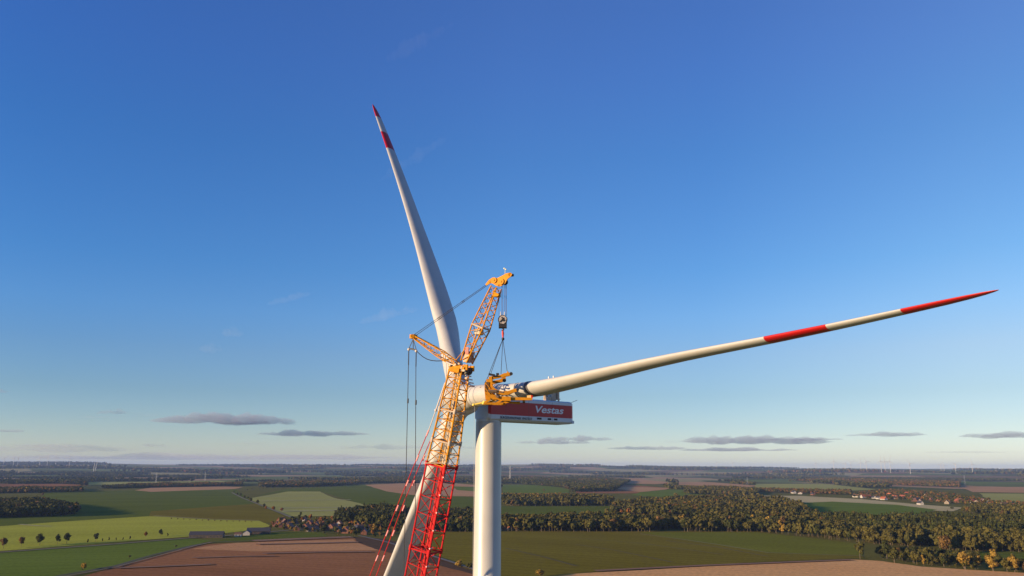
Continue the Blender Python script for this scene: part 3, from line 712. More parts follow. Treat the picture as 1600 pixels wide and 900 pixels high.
lv = [(432, 823, 'red', 'brick'), (440, 826, 'brown', 'brick'), (445, 820, 'brown', 'brick'), (452, 827, 'brown', 'brick'), (457, 821, 'brown', 'cream'), (463, 829, 'brown', 'brick'),
      (474, 816, 'orange', 'white'), (478, 827, 'red', 'brick'), (484, 820, 'red', 'brick'), (488, 831, 'dark', 'cream'), (494, 826, 'dark', 'brick'), (499, 817, 'red', 'brick'), (505, 824, 'orange', 'brick'), (509, 829, 'red', 'brick'),
      (520, 825, 'red', 'brick'), (530, 823, 'orange', 'white'), (528, 833, 'dark', 'brick'), (541, 834, 'red', 'brick'), (551, 822, 'orange', 'cream'), (560, 825, 'dark', 'brick'), (557, 832, 'dark', 'brick'), (566, 829, 'brown', 'grey'),
      (440, 817, 'red', 'brick'), (554, 812, 'red', 'white'), (569, 836, 'dark', 'brick'), (788, 829, 'brown', 'brick'), (795, 830, 'orange', 'cream')]
for i, (px, py, rf, wl) in enumerate(lv):
    near_tower = px > 700
    house(px, py + rnd.uniform(-2.5, .5), rnd.uniform(11, 19), rnd.uniform(8, 11), rnd.uniform(2.6, 4.2), rnd.uniform(3.8, 5.4), rnd.choice([75, 95, 105, 85, 30, 115]), rf, wl,
          ('%s roofed %s house %s' % (RW[rf], wl, 'beside the large white tower' if near_tower else 'at the %s of the left hand village' % ('left end' if px < 460 else 'middle' if px < 520 else 'right end'))),
          'houses beside the white tower' if near_tower else '%s roofed %s houses in the left village' % (RW[rf], wl))
for i, (px, py, rf, wl) in enumerate([(1338, 777, 'brown', 'white'), (1349, 778, 'red', 'white'), (1356, 777, 'red', 'brick'), (1366, 779, 'dark', 'white'), (1373, 780, 'dark', 'white'), (1381, 781, 'red', 'white'), (1390, 775, 'orange', 'brick'),
        (1398, 778, 'red', 'brick'), (1412, 777, 'red', 'brick'), (1424, 779, 'red', 'brick'), (1418, 772, 'red', 'brick'), (1438, 789, 'dark', 'white'), (1434, 783, 'dark', 'brick'), (1446, 776, 'red', 'white'), (1500, 783, 'brown', 'brick'), (1518, 785, 'red', 'white'),
        (1536, 783, 'brown', 'white'), (1545, 786, 'dark', 'white'), (1240, 771, 'dark', 'white'), (1250, 772, 'brown', 'white'), (1270, 773.5, 'dark', 'brick'), (1180, 771, 'red', 'brick'), (1575, 751, 'orange', 'white')] + [(1385 + 14 * i + rnd.uniform(-4, 4), 779 + i * .9 + rnd.uniform(-3.5, 3), ['red', 'brown', 'red', 'brown'][i % 4], ['brick', 'cream', 'brick'][i % 3]) for i in range(15)]):
    house(px, py, rnd.uniform(15, 26), rnd.uniform(9, 13), rnd.uniform(3, 5), rnd.uniform(4, 6.5), rnd.choice([80, 95, 100, 110, 55, 20]), rf, wl,
          '%s roofed %s house %s the far right village' % (RW[rf], wl, 'detached left of' if px < 1300 else 'at the left end of' if px < 1385 else 'in the middle of' if px < 1460 else 'at the right end of'), '%s roofed %s houses in the right village' % (RW[rf], wl))
house(323, 840, 44, 13, 4.2, 4.0, 8, 'dark', 'timber', 'long dark roofed barn with white gable beside the road', None, 'barn', 'barn', False, 'white')
house(404, 834, 32, 13, 4.0, 4.5, 12, 'dark', 'timber', 'shorter dark barn with white gable between long barn and village', None, 'barn', 'barn', False, 'white')
house(386, 836, 16, 10, 3.5, 3.5, 100, 'dark', 'timber', 'small dark roofed shed with pale gable beside the shorter barn', None, 'shed', 'shed', False, 'white')
house(372, 838, 9, 7, 3, 2, 10, 'brown', 'white', 'low pale shed standing left of the shorter barn', None, 'shed', 'shed', False)

# ------------------------------------------------------------------ distant wind turbines, towers, pylons
FARW = mat('far_white_paint', (.42, .42, .42), .5)
def far_turbine(px, dist, tip, az, label, group):
    hd = math.atan2(ray(px, 731).x, ray(px, 731).y); x, y = dist * math.sin(hd), dist * math.cos(hd)
    z = float(hgt(x, y)); t = thing('wind_turbine', label, 'wind turbine', (x, y, z), group)
    hubh = tip * .64; Lb = tip * .36; o = V(x, y, z)
    q = MB(); q.tube(o - V(0, 0, 3), o + V(0, 0, hubh), 3.0, 1.9, 8); q.build('tower', FARW, t)
    q = MB(); q.box(o + V(0, 2, hubh + 1), V(4, 0, 0), V(0, 12, 0), V(0, 0, 4)); q.build('nacelle', FARW, t)
    for k in range(3):
        a = R(az + 120 * k); d = V(math.sin(a), 0, math.cos(a)); q = MB(); c = o + V(0, -5, hubh + 1)
        q.tube(c, c + d * Lb * .3, 1.7, 1.9, 6); q.tube(c + d * Lb * .3, c + d * Lb, 1.9, .4, 6); q.build('blade', FARW, t)
gr = 'wind turbines on the right horizon'
for px, ds, tip in [(1275, 14500, 190), (1303, 12500, 215), (1321, 14500, 190), (1330, 13500, 200), (1345, 13500, 200), (1354, 12000, 215), (1377, 11500, 230), (1383, 12000, 230), (1391, 11500, 230), (1422, 11000, 195), (1470, 13000, 170), (1475, 13500, 165), (1493, 12500, 185), (1519, 11500, 180), (1145, 15500, 190), (1120, 16000, 180)]:
    far_turbine(px, ds, tip, rnd.uniform(0, 120), 'tiny white wind turbine far away on the right hand horizon', gr)
for px, ds, tip in [(20, 14500, 160), (27, 14500, 165), (61, 14000, 180), (73, 13500, 200), (86, 14000, 180), (108, 13500, 200), (5, 15000, 160)]:
    far_turbine(px, ds, tip, rnd.uniform(0, 120), 'tiny pale wind turbine on the horizon at far left', 'wind turbines on the left horizon')
def far_tower(px, py, h, lean, label, r=2.6):
    p = gp(px, py); z = float(hgt(p.x, p.y)); p = V(p.x, p.y, z); q = MB()
    q.tube(p, p + V(lean, 0, h * .5), r, r * .85, 10); q.tube(p + V(lean, 0, h * .5), p + V(lean * 2, 0, h), r * .85, r * .6, 10); q.tube(p + V(lean * 2, 0, h), p + V(lean * 2, 0, h + 1.2), r * .75, r * .75, 10)
    tag(q.build('tower_shaft', FARW, None, p), label, 'tower')
far_tower(797, 750.5, 108, 0, 'thin white tower shaft rising beyond the wood right of the tower', 2.9)
far_tower(145, 743, 110, 3, 'pale leaning shaft, left one of two on the left plain', 3)
far_tower(148, 742, 112, 6, 'pale leaning shaft, right one of two on the left plain', 3)
PYL = mat('pylon_steel', (.32, .33, .34), .5, .4)
for px, py, h, lb in [(243, 758, 62, 'grey lattice pylon behind the rust coloured belt at left'), (320, 752, 60, 'faint grey lattice pylon right of the nearer one at left'), (1508, 757, 60, 'grey lattice pylon standing in the fields at far right'), (1168, 757, 45, 'faint lattice pylon above the centre right wood')]:
    p = gp(px, py); t = thing('pylon', lb, 'pylon', p); q = MB()
    for sx in (-1, 1):
        for sy in (-1, 1): q.tube(p + V(sx * 4, sy * 4, 0), p + V(sx * .5, sy * .5, h), .28, .2, 4)
    for i in range(8):
        a = 1 - i / 8 * .87; b_ = 1 - (i + 1) / 8 * .87
        for s in (-1, 1): q.tube(p + V(-4 * a, s * 4 * a, h * i / 8), p + V(4 * b_, s * 4 * b_, h * (i + 1) / 8), .14, n=4); q.tube(p + V(4 * a, s * 4 * a, h * i / 8), p + V(-4 * b_, s * 4 * b_, h * (i + 1) / 8), .14, n=4)
    q.build('lattice', PYL, t)
    for z, wd in ((.72, 9), (.84, 7), (.95, 5)):
        q = MB(); q.beam(p + V(-wd, 0, h * z), p + V(wd, 0, h * z), .5, .6); q.build('crossarm', PYL, t)

# ------------------------------------------------------------------ the big wind turbine
YAW = R(52.26); BACK = V(math.sin(YAW), math.cos(YAW), 0); SIDE = V(math.sin(YAW + math.pi / 2), math.cos(YAW + math.pi / 2), 0); ZZ = V(0, 0, 1)
HUB = V(-8.12, 127.52, H + 10.82); TILT = R(6)
AX = -BACK * math.cos(TILT) + ZZ * math.sin(TILT)
UP = SIDE.cross(AX); UP = UP if UP.z > 0 else -UP
CONE = R(-1.02); PB = 4.93; LB = 81.0
T0 = HUB + BACK * 6.0
wt = thing('wind_turbine', 'large white wind turbine with red banded blades towering over the fields', 'wind turbine', (T0.x, T0.y, 0))
def tower_r(zrel): return 2.09 + (7.4 - zrel) * .0042
zs = [-95, -78, -60, -42, -24.0, 7.35]
TX = T0.x - .36
for a, b in zip(zs[:-1], zs[1:]):
    q = MB(); rr = []
    for z, dr in ((a + .0, 0), (a + .02, .010), (a + .16, .010), (a + .18, 0), (b, 0)):
        rr.append([V(TX + (tower_r(z) + dr) * math.cos(t), T0.y + (tower_r(z) + dr) * math.sin(t), H + z) for t in np.linspace(0, 2 * math.pi, 73)[:-1]])
    q.rings(rr, cap=False); q.build('tower_section', TOWER, wt)
q = MB(); q.tube((TX, T0.y, H + 7.25), (TX, T0.y, H + 7.7), 2.06, n=40); q.build('yaw_ring', NGREY, wt)
# nacelle: bevelled box from r=-2.3 to 16.8 behind the tower axis
def npnt(r, s, z): return V(T0.x, T0.y, 0) + BACK * r + SIDE * s + ZZ * (H + z)
nb = 7.45; ntp = 11.3; sb = 8.42; stp = 10.6; hw = 2.1
prof = [(-hw + .35, nb), (hw - .35, nb), (hw, nb + .3), (hw, sb), (hw, stp), (hw, ntp - .25), (hw - .3, ntp), (-hw + .3, ntp), (-hw, ntp - .25), (-hw, stp), (-hw, sb), (-hw, nb + .3)]
q = MB(); rs = [(-1.9, .86), (-1.5, 1), (1.5, 1), (6.3, 1), (11.5, 1), (15.8, 1), (16.25, .94)]
cz = (nb + ntp) / 2
ring = [[npnt(r, s_ * k, cz + (z - cz) * k) for s_, z in prof] for r, k in rs]
n = len(prof)
o0 = len(q.v)
for rg_ in ring: q.v += [tuple(p) for p in rg_]
for k in range(len(ring) - 1):
    for i in range(n):
        q.f.append((k * n + i, k * n + (i + 1) % n, (k + 1) * n + (i + 1) % n, (k + 1) * n + i)); q.m.append(1 if i in (3, 9) else 0); q.smooth.append(False)
q.f.append(tuple(reversed(range(n)))); q.m.append(0); q.smooth.append(False)
q.f.append(tuple((len(ring) - 1) * n + i for i in range(n))); q.m.append(0); q.smooth.append(False)
nac = q.build('nacelle', [NGREY, NRED], wt)
q = MB()
for r in (1.5, 6.3, 11.5): q.box(npnt(r, hw + .004, cz), BACK * .035, SIDE * .012, ZZ * (ntp - nb - .7))
q.build('panel_seam', DGREY, nac)
for r0, r1 in ((8.1, 9.05), (10.45, 11.2), (11.85, 12.6)):
    q = MB(); q.box(npnt((r0 + r1) / 2, hw + .02, 8.12), BACK * (r1 - r0), SIDE * .05, ZZ * .3); q.build('vent', DARK, nac)
q = MB(); q.box(npnt(16.2, 0, nb + .35), BACK * .5, SIDE * 4.3, ZZ * .5); q.build('rear_bumper', NGREY, nac)
# cooler and masts on the roof
q = MB()
for s in (-1.9, 1.9):
    q.box(npnt(13.1, s, ntp + 1.0), BACK * .3, SIDE * .14, ZZ * 2.0)
for k in range(-9, 10): q.box(npnt(13.1, k * .2, ntp + 1.2), BACK * .5, SIDE * .09, ZZ * 1.5)
q.box(npnt(13.25, 0, ntp + 1.2), BACK * .2, SIDE * 3.7, ZZ * 1.5); q.box(npnt(13.1, 0, ntp + 2.02), BACK * .7, SIDE * 4.0, ZZ * .12); q.box(npnt(13.1, 0, ntp + .35), BACK * .7, SIDE * 4.0, ZZ * .14)
q.build('cooler', COOL, nac)
q = MB(); q.box(npnt(12.2, 1.3, ntp + .75), BACK * 1.0, SIDE * .9, ZZ * 1.4); q.box(npnt(11.2, 1.5, ntp + .3), BACK * .8, SIDE * .5, ZZ * .6); q.build('roof_hatch', STEEL, nac)
for r, s_, hh in ((11.5, 1.2, 4.2), (12.6, 1.2, 4.4)):
    q = MB(); q.tube(npnt(r, s_, ntp), npnt(r, s_, ntp + hh - .8), .04); q.tube(npnt(r, s_, ntp + hh - .8), npnt(r, s_, ntp + hh), .13); q.build('mast', LETW, nac)
q = MB(); q.tube(npnt(16.1, 1.8, ntp - .1), npnt(17.1, 2.3, ntp + .35), .04); q.build('rod', STEEL, nac)
def text(body, size, r, z, m, shear, wide, parent, bold):
    cu = bpy.data.curves.new('lettering', 'FONT'); cu.body = body; cu.size = size; cu.shear = shear; cu.extrude = .012; cu.offset = bold; cu.space_character = 1.0
    ob = bpy.data.objects.new('lettering', cu); C.objects.link(ob); bpy.context.view_layer.update()
    me = bpy.data.meshes.new_from_object(ob.evaluated_get(bpy.context.evaluated_depsgraph_get())); bpy.data.objects.remove(ob)
    xs = [v.co.x for v in me.vertices]; k = wide / (max(xs) - min(xs)); x0 = min(xs)
    org = V(T0.x, T0.y, 0)
    for v in me.vertices:
        p = npnt(r + (v.co.x - x0) * k, hw + .02 + v.co.z, z + v.co.y) - org; v.co = p
    me.name = 'lettering'; me.materials.clear(); me.materials.append(m)
    # nacelle text reads left to right towards the rear
    o = bpy.data.objects.new('lettering', me); C.objects.link(o); o.parent = parent; return o
text('Vestas', 1.62, 7.75, 9.12, LETW, .22, 6.3, nac, .032)
text('BÜRGERWINDPARK VINSTEDT', .56, .35, 7.80, LETD, 0, 6.7, nac, .008)

# hub casting: sphere, nose and three sleeves fused and smoothed
q = MB()
def frame_ring(c, a, r, n=36):
    b = a.orthogonal().normalized(); d = a.cross(b); return [c + b * (r * math.cos(2 * math.pi * i / n)) + d * (r * math.sin(2 * math.pi * i / n)) for i in range(n)]
nose = [(-2.8, 1.9), (-1.9, 2.35), (-.8, 2.65), (.4, 2.7), (1.5, 2.45), (2.4, 1.95), (3.1, 1.3), (3.6, .55), (3.7, .08)]
q.rings([frame_ring(HUB + AX * t, AX, r) for t, r in nose])
AZ0 = R(-32.04)
def rad_dir(k):
    a = AZ0 + k * 2 * math.pi / 3; return UP * math.cos(a) + SIDE * math.sin(a)
for k in range(3):
    d = rad_dir(k); q.rings([frame_ring(HUB + d * t, d, r) for t, r in ((0, 1.7), (1.5, 1.98), (3.7, 1.86))])
hubo = q.build('hub', WHITE, wt)
rm = hubo.modifiers.new('fuse', 'REMESH'); rm.mode = 'VOXEL'; rm.voxel_size = .18; rm.use_smooth_shade = True
smo = hubo.modifiers.new('soften', 'SMOOTH'); smo.factor = .5; smo.iterations = 55
# blades
SS = [3.35, 4.5, 6, 8, 10, 12.5, 15, 18, 21, 25, 30, 35, 40, 45, 50, 55, 60, 64, 68, 71, 74, 76.5, 78.5, 79.8, 80.6, 81.0]
CH = np.array([[3.35, 3.3], [6, 3.32], [9, 3.5], [13, 4.0], [18, 4.6], [24, 4.55], [32, 4.0], [42, 3.25], [52, 2.75], [62, 2.3], [70, 1.85], [76, 1.5], [79, 1.05], [80.4, .62], [81, .14]])
TC = np.array([[3.35, 1.0], [6, .98], [9, .82], [13, .56], [18, .385], [24, .305], [32, .27], [42, .255], [52, .235], [65, .22], [81, .2]])
TW = np.array([[3.35, 9], [14, 8], [25, 4], [40, 2], [60, 0], [81, 0]])
def BEND(s): return float(np.interp(s, [3, 8, 14, 20, 26, 32, 38, 44, 50, 58, 66, 81], [0, -.10, -.24, -.28, -.18, .0, .16, .22, .18, .06, 0, 0]))
def blade(k, bands):
    d = rad_dir(k); q = MB(); rr = []; mis = []
    ss = sorted(set(SS + [b for bb in bands for b in bb] + [b - .02 for bb in bands for b in bb]))
    for s in ss:
        c = float(np.interp(s, CH[:, 0], CH[:, 1])); tc = float(np.interp(s, TC[:, 0], TC[:, 1])); tw = R(float(np.interp(s, TW[:, 0], TW[:, 1])) + 0)
        P = HUB + d * (s * math.cos(CONE)) + AX * (s * math.sin(CONE) + PB * (s / LB) ** 2) + ZZ * (BEND(s) if k == 1 else 0)
        tang = d.cross(AX).normalized()           # in the rotor plane
        le = AX * math.cos(tw) - tang * math.sin(tw)   # towards the leading edge (feathered: upwind)
        th = d.cross(le).normalized()
        blend = min(1, max(0, (1.0 - tc) / .5)); ring = []
        for i in range(44):
            u = 2 * math.pi * i / 44; xx = (1 + math.cos(u)) / 2     # 1 = trailing edge
            yt = 5 * tc * (.2969 * math.sqrt(xx) - .126 * xx - .3516 * xx ** 2 + .2843 * xx ** 3 - .1015 * xx ** 4) * (1 if u < math.pi else -1)
            cam_ = .028 * 4 * xx * (1 - xx)
            ax_, ay_ = (xx - .30), yt + cam_
            cx_, cy_ = math.cos(u) * .5, math.sin(u) * .5 * tc
            X = cx_ * (1 - blend) + ax_ * blend; Y_ = cy_ * (1 - blend) + ay_ * blend
            ring.append(P - le * (X * c) + th * (Y_ * c))
        rr.append(ring)
    for a, b in zip(ss[:-1], ss[1:]):
        m_ = (a + b) / 2; mis.append(1 if any(b0 <= m_ <= b1 for b0, b1 in bands) else 0)
    q.rings(rr, mis=mis); return q.build('blade', [WHITE, BRED], wt)
b1 = blade(0, [(65.2, 70.9), (76.3, 81.0)]); b2 = blade(1, [(58.2, 65.4), (72.9, 81.0)]); b3 = blade(2, [(65, 71), (76, 81)])
def bl_pt(k, s): return HUB + rad_dir(k) * s + AX * (s * math.sin(CONE) + PB * (s / LB) ** 2) + ZZ * (BEND(s) if k == 1 else 0)
# root flange rings and a painted shadow ring on the right hand blade root
for k, b in enumerate((b1, b2, b3)):
    q = MB(); d = rad_dir(k); q.rings([frame_ring(bl_pt(k, s), d, r) for s, r in ((3.3, 1.55), (3.32, 1.72), (3.72, 1.72), (3.74, 1.6))]); q.build('root_ring', STEEL, b)
def blade_ring(k, s, grow):
    d = rad_dir(k); c = float(np.interp(s, CH[:, 0], CH[:, 1])); tc = float(np.interp(s, TC[:, 0], TC[:, 1])); tw = R(float(np.interp(s, TW[:, 0], TW[:, 1])) + 0)
    P = bl_pt(k, s); tang = d.cross(AX).normalized(); le = AX * math.cos(tw) - tang * math.sin(tw); th = d.cross(le).normalized(); blend = min(1, max(0, (1 - tc) / .5)); ring = []
    for i in range(44):
        u = 2 * math.pi * i / 44; xx = (1 + math.cos(u)) / 2
        yt = 5 * tc * (.2969 * math.sqrt(xx) - .126 * xx - .3516 * xx ** 2 + .2843 * xx ** 3 - .1015 * xx ** 4) * (1 if u < math.pi else -1)
        X = math.cos(u) * .5 * (1 - blend) + (xx - .30) * blend; Y_ = math.sin(u) * .5 * tc * (1 - blend) + (yt + .028 * 4 * xx * (1 - xx)) * blend
        n_ = (-le * X + th * Y_); ring.append(P + n_ * c + n_.normalized() * grow)
    return ring
q = MB(); q.rings([blade_ring(1, s, g_) for s, g_ in ((17.7, .0), (17.72, .05), (18.45, .05), (18.47, .0))], cap=False); q.build('shadow_band', MGREY, b2)  # grey band standing in for a cast shadow on the blade
q = MB(); q.rings([blade_ring(1, s, g_) for s, g_ in ((15.2, .0), (15.21, .03), (15.35, .03), (15.36, .0))], cap=False); q.build('lashing', ROPE, b2)
q = MB(); q.tube(HUB + BACK * .5 + UP * 2.25, HUB + BACK * .5 + UP * 2.7, .18, n=8); q.tube(PY(752, 609, 121.5), PY(752, 604.5, 121.5), .22, n=8); q.build('sensor_stub', DARK, hubo)

# ------------------------------------------------------------------ the crane
YC = 114.5; PIV = PY(719, 572, YC)
CU = V(math.sin(R(117)), math.cos(R(117)), 0); CN = V(math.sin(R(207)), math.cos(R(207)), 0)
def cpl(px, py, off=0.):
    """pixel onto the crane's vertical working plane, moved off metres towards its near side"""
    d = ray(px, py); o = V(0, 0, H); c = PIV + CN * off; t = (c - o).dot(CN) / d.dot(CN); return o + d * t
Btop = cpl(718, 576); Blow = cpl(657, 900); Bmid = cpl(689.3, 733)
bdir = (Blow - Btop).normalized()
Bfoot = Btop + bdir * ((Btop.z - 3.0) / -bdir.z)
crane = thing('crawler_crane', 'tall lattice boom crane, red below and yellow above, lifting beside the turbine', 'crane', (Bfoot.x, Bfoot.y, 0))
def lattice(p0, p1, w0, w1, d0, d1, npan, rc, rb, q=None, mi=0, wdir=None, style='N', n=6):
    q = q or MB(); a = (p1 - p0).normalized(); wd = (wdir or CN.cross(a)).normalized()
    def corner(t, i, j): c = p0.lerp(p1, t); return c + wd * (i * (w0 + (w1 - w0) * t) / 2) + CN * (j * (d0 + (d1 - d0) * t) / 2)
    for i, j in ((-1, -1), (1, -1), (1, 1), (-1, 1)): q.tube(corner(0, i, j), corner(1, i, j), rc, n=n, mi=mi)
    faces = [((-1, 1), (1, 1)), ((1, 1), (1, -1)), ((1, -1), (-1, -1)), ((-1, -1), (-1, 1))]
    for fi, (A, B) in enumerate(faces):
        for k in range(npan):
            t0, t1 = k / npan, (k + 1) / npan
            if style == 'N':
                q.tube(corner(t0, *A), corner(t1, *B), rb, n=5, mi=mi); q.tube(corner(t1, *B), corner(t1 - .12 / npan, *A), rb, n=5, mi=mi)
            else:
                q.tube(corner(t0, *(A if k % 2 else B)), corner(t1, *(B if k % 2 else A)), rb, n=5, mi=mi)
    return q, corner
BW = 3.15
# yellow head section tapering to the head
def lerp3(a, b, t): return a.lerp(b, t)
secs = [(Btop, cpl(706.2, 642), 2.05, 2.6, 4, CYEL), (cpl(706.2, 642), cpl(697.4, 690), 2.6, 2.95, 3, CYEL), (cpl(697.4, 690), cpl(690.2, 727), 2.95, BW, 2, CYEL)]
foot_mid = cpl(690.2, 727)
Ltot = (Bfoot - foot_mid).length; nsec = 8
for i in range(nsec):
    secs.append((foot_mid.lerp(Bfoot, i / nsec), foot_mid.lerp(Bfoot, (i + 1) / nsec), BW, BW if i < nsec - 1 else 1.2, max(3, round(Ltot / nsec / 2.6)), CRED))
for (a, b, w0, w1, npan, m) in secs:
    q, cn = lattice(a, b, w0, w1, w0, w1, npan, .14, .062, style='N')
    sec = q.build('boom_section', m, crane)
    ax_ = (b - a).normalized(); wd = CN.cross(ax_).normalized()
    # joint frame with pin lugs
    q = MB()
    for i, j in ((-1, -1), (1, -1), (1, 1), (-1, 1)): q.tube(cn(0, i, j) - ax_ * .35, cn(0, i, j) + ax_ * .35, .24, n=8)
    for (A, B) in (((-1, 1), (1, 1)), ((1, 1), (1, -1)), ((1, -1), (-1, -1)), ((-1, -1), (-1, 1))): q.tube(cn(0.01, *A), cn(0.01, *B), .12, n=6)
    q.build('joint_frame', STEEL if m is CYEL else m, sec)
    # inner ladder / walkway along the back face
    q = MB(); c0 = cn(0, -1, -1).lerp(cn(0, 1, -1), .34); c1 = cn(1, -1, -1).lerp(cn(1, 1, -1), .34); 
    q.box((c0 + c1) / 2 + CN * .25, (c1 - c0), wd * .75, CN * .05)
    nn = int((c1 - c0).length / 1.0)
    for k in range(nn):
        c = c0.lerp(c1, (k + .5) / nn) + CN * .45; q.tube(c - wd * .35, c + wd * .35, .03, n=4)
    q.tube(c0 + CN * .6 - wd * .35, c1 + CN * .6 - wd * .35, .04, n=4)
    q.build('walkway', m if m is CRED else CREAM, sec)
# pulley guides (pale rollers) on the right hand chord
q = MB()
for k in range(14):
    c = foot_mid.lerp(Bfoot, .018 + k * .026) + CU * (BW / 2 + .05) + CN * 1.35; q.tube(c - CN * .35, c + CN * .35, .12, n=7)
q.build('cable_roller', mat('roller_pink', (.75, .35, .33), .5), crane)
# platform with rail at the colour change and floodlights
q = MB(); c = foot_mid + V(0, 0, .3)
for s in (-1, 1):
    q.beam(c + CN * (s * 1.7) - CU * 1.8, c + CN * (s * 1.7) + CU * 1.8, .5, .08)
    for k in range(5):
        p = c + CN * (s * 1.9) + CU * (-1.8 + .9 * k); q.tube(p, p + V(0, 0, 1.1), .035, n=4)
    q.tube(c + CN * (s * 1.9) - CU * 1.8 + V(0, 0, 1.1), c + CN * (s * 1.9) + CU * 1.8 + V(0, 0, 1.1), .035, n=4); q.tube(c + CN * (s * 1.9) - CU * 1.8 + V(0, 0, .55), c + CN * (s * 1.9) + CU * 1.8 + V(0, 0, .55), .03, n=4)
q.build('platform', STEEL, crane)
# boom head: crossheads, cheek plates, deflection sheaves
q = MB(); a = (Btop - Bmid).normalized(); wd = CN.cross(a).normalized()
q.beam(Btop - CN * 1.5 - a * .3, Btop + CN * 1.5 - a * .3, 1.7, .55, a); q.beam(Btop - CU * 1.3 + CN * .9, Btop + CU * 1.9 + CN * .9, .3, .8); q.beam(Btop - CU * 1.3 - CN * .9, Btop + CU * 1.9 - CN * .9, .3, .8)
for s in (-1, 1):
    q.prism([Btop + CN * (s * 1.05) + CU * x + V(0, 0, z) for x, z in ((-.9, -.5), (.2, -.8), (1.4, -.5), (1.5, .0), (.4, .35), (-.8, .2))], CN * (.16 * s))
    q.tube(Btop + CN * s * 1.2 - a * 1.8, Btop + CN * s * 1.2 + CU * 1.5 - a * 2.6, .1)
q.build('boom_head', CYEL, crane)
q = MB()
for dx, dz in ((-.6, .3), (1.2, -.4)):
    for s in (-.7, -.3, .3, .7): c = Btop + CU * dx + V(0, 0, dz); q.tube(c + CN * (s - .09), c + CN * (s + .09), .55, n=16)
q.build('sheave', DGREY, crane)
q = MB()
for dx, dy, dz, r in ((-.9, 1.3, .35, .16), (.1, 1.35, .45, .14), (1.5, 1.3, -.5, .17), (-.2, 1.4, -.8, .14), (1.9, 1.25, -1.6, .14), (.7, 1.3, .5, .12)):
    c = Btop + CU * dx + CN * dy + V(0, 0, dz); q.box(c, CU * r * 2.4, CN * .3, V(0, 0, r * 1.6))
q.build('junction_box', mat('pale_box', (.55, .42, .28), .7), crane)
q = MB(); c = Btop + CU * 1.9 - a * 1.2
for k in range(4): q.beam(c - CN * .5 + V(0, 0, -.5 * k) + CU * (.2 * k), c + CN * 1.1 + V(0, 0, -.5 * k) + CU * (.2 * k), .12, .16)
q.build('step', STEEL, crane)
# luffing jib
J0 = cpl(729, 566); J1 = cpl(751.5, 511); J2 = cpl(775.5, 449)
q, cn = lattice(J0, J1, 1.0, 1.95, 1.7, 2.1, 5, .12, .06, style='W'); jib = q.build('jib', CYEL, crane)
q, cn2 = lattice(J1, J2, 1.95, .95, 2.1, 1.5, 8, .11, .055, style='W'); q.build('jib_section', CYEL, jib)
q = MB(); q.tube(cn2(0, -1, 1), cn2(0, 1, 1), .15); q.tube(cn2(0, 1, 1), cn2(0, 1, -1), .1); q.tube(cn2(0, -1, 1), cn2(0, -1, -1), .13); q.tube(cn2(0, -1, -1), cn2(0, 1, -1), .1); 
q.build('joint_frame', STEEL, jib)
q = MB(); q.box(cn2(.0, 0, 0) - (J1 - J0).normalized() * .8, CU * .9, CN * 1.2, V(0, 0, .8)); q.build('cable_drum', STEEL, jib)
q = MB(); ja = (J1 - J0).normalized()
q.tube(cn(.0, -1, 1) - ja * .4, Btop + CN * 1.0 + CU * .2, .2, n=8); q.tube(cn(0, -1, -1) - ja * .4, Btop - CN * 1.0 + CU * .2, .2, n=8)
q.box(J0 + ja * .8, CU * .9, CN * 1.5, V(0, 0, 1.5)); q.build('jib_foot', mat('orange_brown', (.45, .14, .03), .45, noise=.3), jib)
q = MB(); q.box(cn(.3, .2, 1.02), CU * .55, CN * .12, V(0, 0, 1.0)); q.build('warning_plate', mat('deep_red', (.3, .015, .01), .5), jib)
# jib head
q = MB()
hp = [(759, 444.5), (764.5, 437.5), (770, 434), (778, 434.5), (786, 430.5), (791, 427.5), (797, 426.3), (800.5, 429), (799, 432), (793.5, 436), (790, 443), (783, 447.5), (776, 447), (771, 443.5), (767, 442.5), (760.5, 446.5)]
for s in (-.85, .72): q.prism([cpl(x, y, s) for x, y in hp], CN * .14)
q.tube(cpl(766, 441, -.9), cpl(766, 441, .9), .14); q.tube(cpl(797, 429, -.9), cpl(797, 429, .9), .3, n=10); q.tube(cpl(780, 446, -.9), cpl(780, 446, .9), .2)
jh = q.build('jib_head', YYEL, crane)
for i, (x, y, r) in enumerate(((772, 438, .42), (783, 440, .46))):
    q = MB(); c = cpl(x, y, .93); q.tube(c - CN * .06, c + CN * .1, r, n=18); q.tube(c + CN * .1, c + CN * .18, r * .35, n=10); q.build('sheave', YYEL, jh)
q = MB()
for s in (-.5, -.25, 0, .25, .5): c = cpl(789.5, 441, s); q.tube(c - CN * .08, c + CN * .08, .42, n=16)
q.build('rope_sheave', DGREY, jh)
for s in (-.3, .3):
    q = MB(); c = cpl(799, 430.2, s); q.tube(c, c + CU * .32, .2, n=10); q.build('lamp', DARK, jh)
q = MB(); c = cpl(789, 427.5); q.tube(c, cpl(789.3, 421), .03); q.tube(cpl(788.0, 420.3), cpl(790.6, 420.9), .04); q.ball(cpl(788, 419.5), .13, 8, 5); q.ball(cpl(790.6, 420.6), .09, 8, 5); q.build('wind_gauge', mat('gauge_pale', (.8, .8, .5), .5), jh)
q = MB(); c = cpl(777.5, 459, .9); q.tube(cpl(770, 455, .95), cpl(779.5, 461, .95), .12); q.box(cpl(777, 461.5, .6), CU * .7, CN * .8, V(0, 0, .45)); q.build('bracket', CYEL, jh)
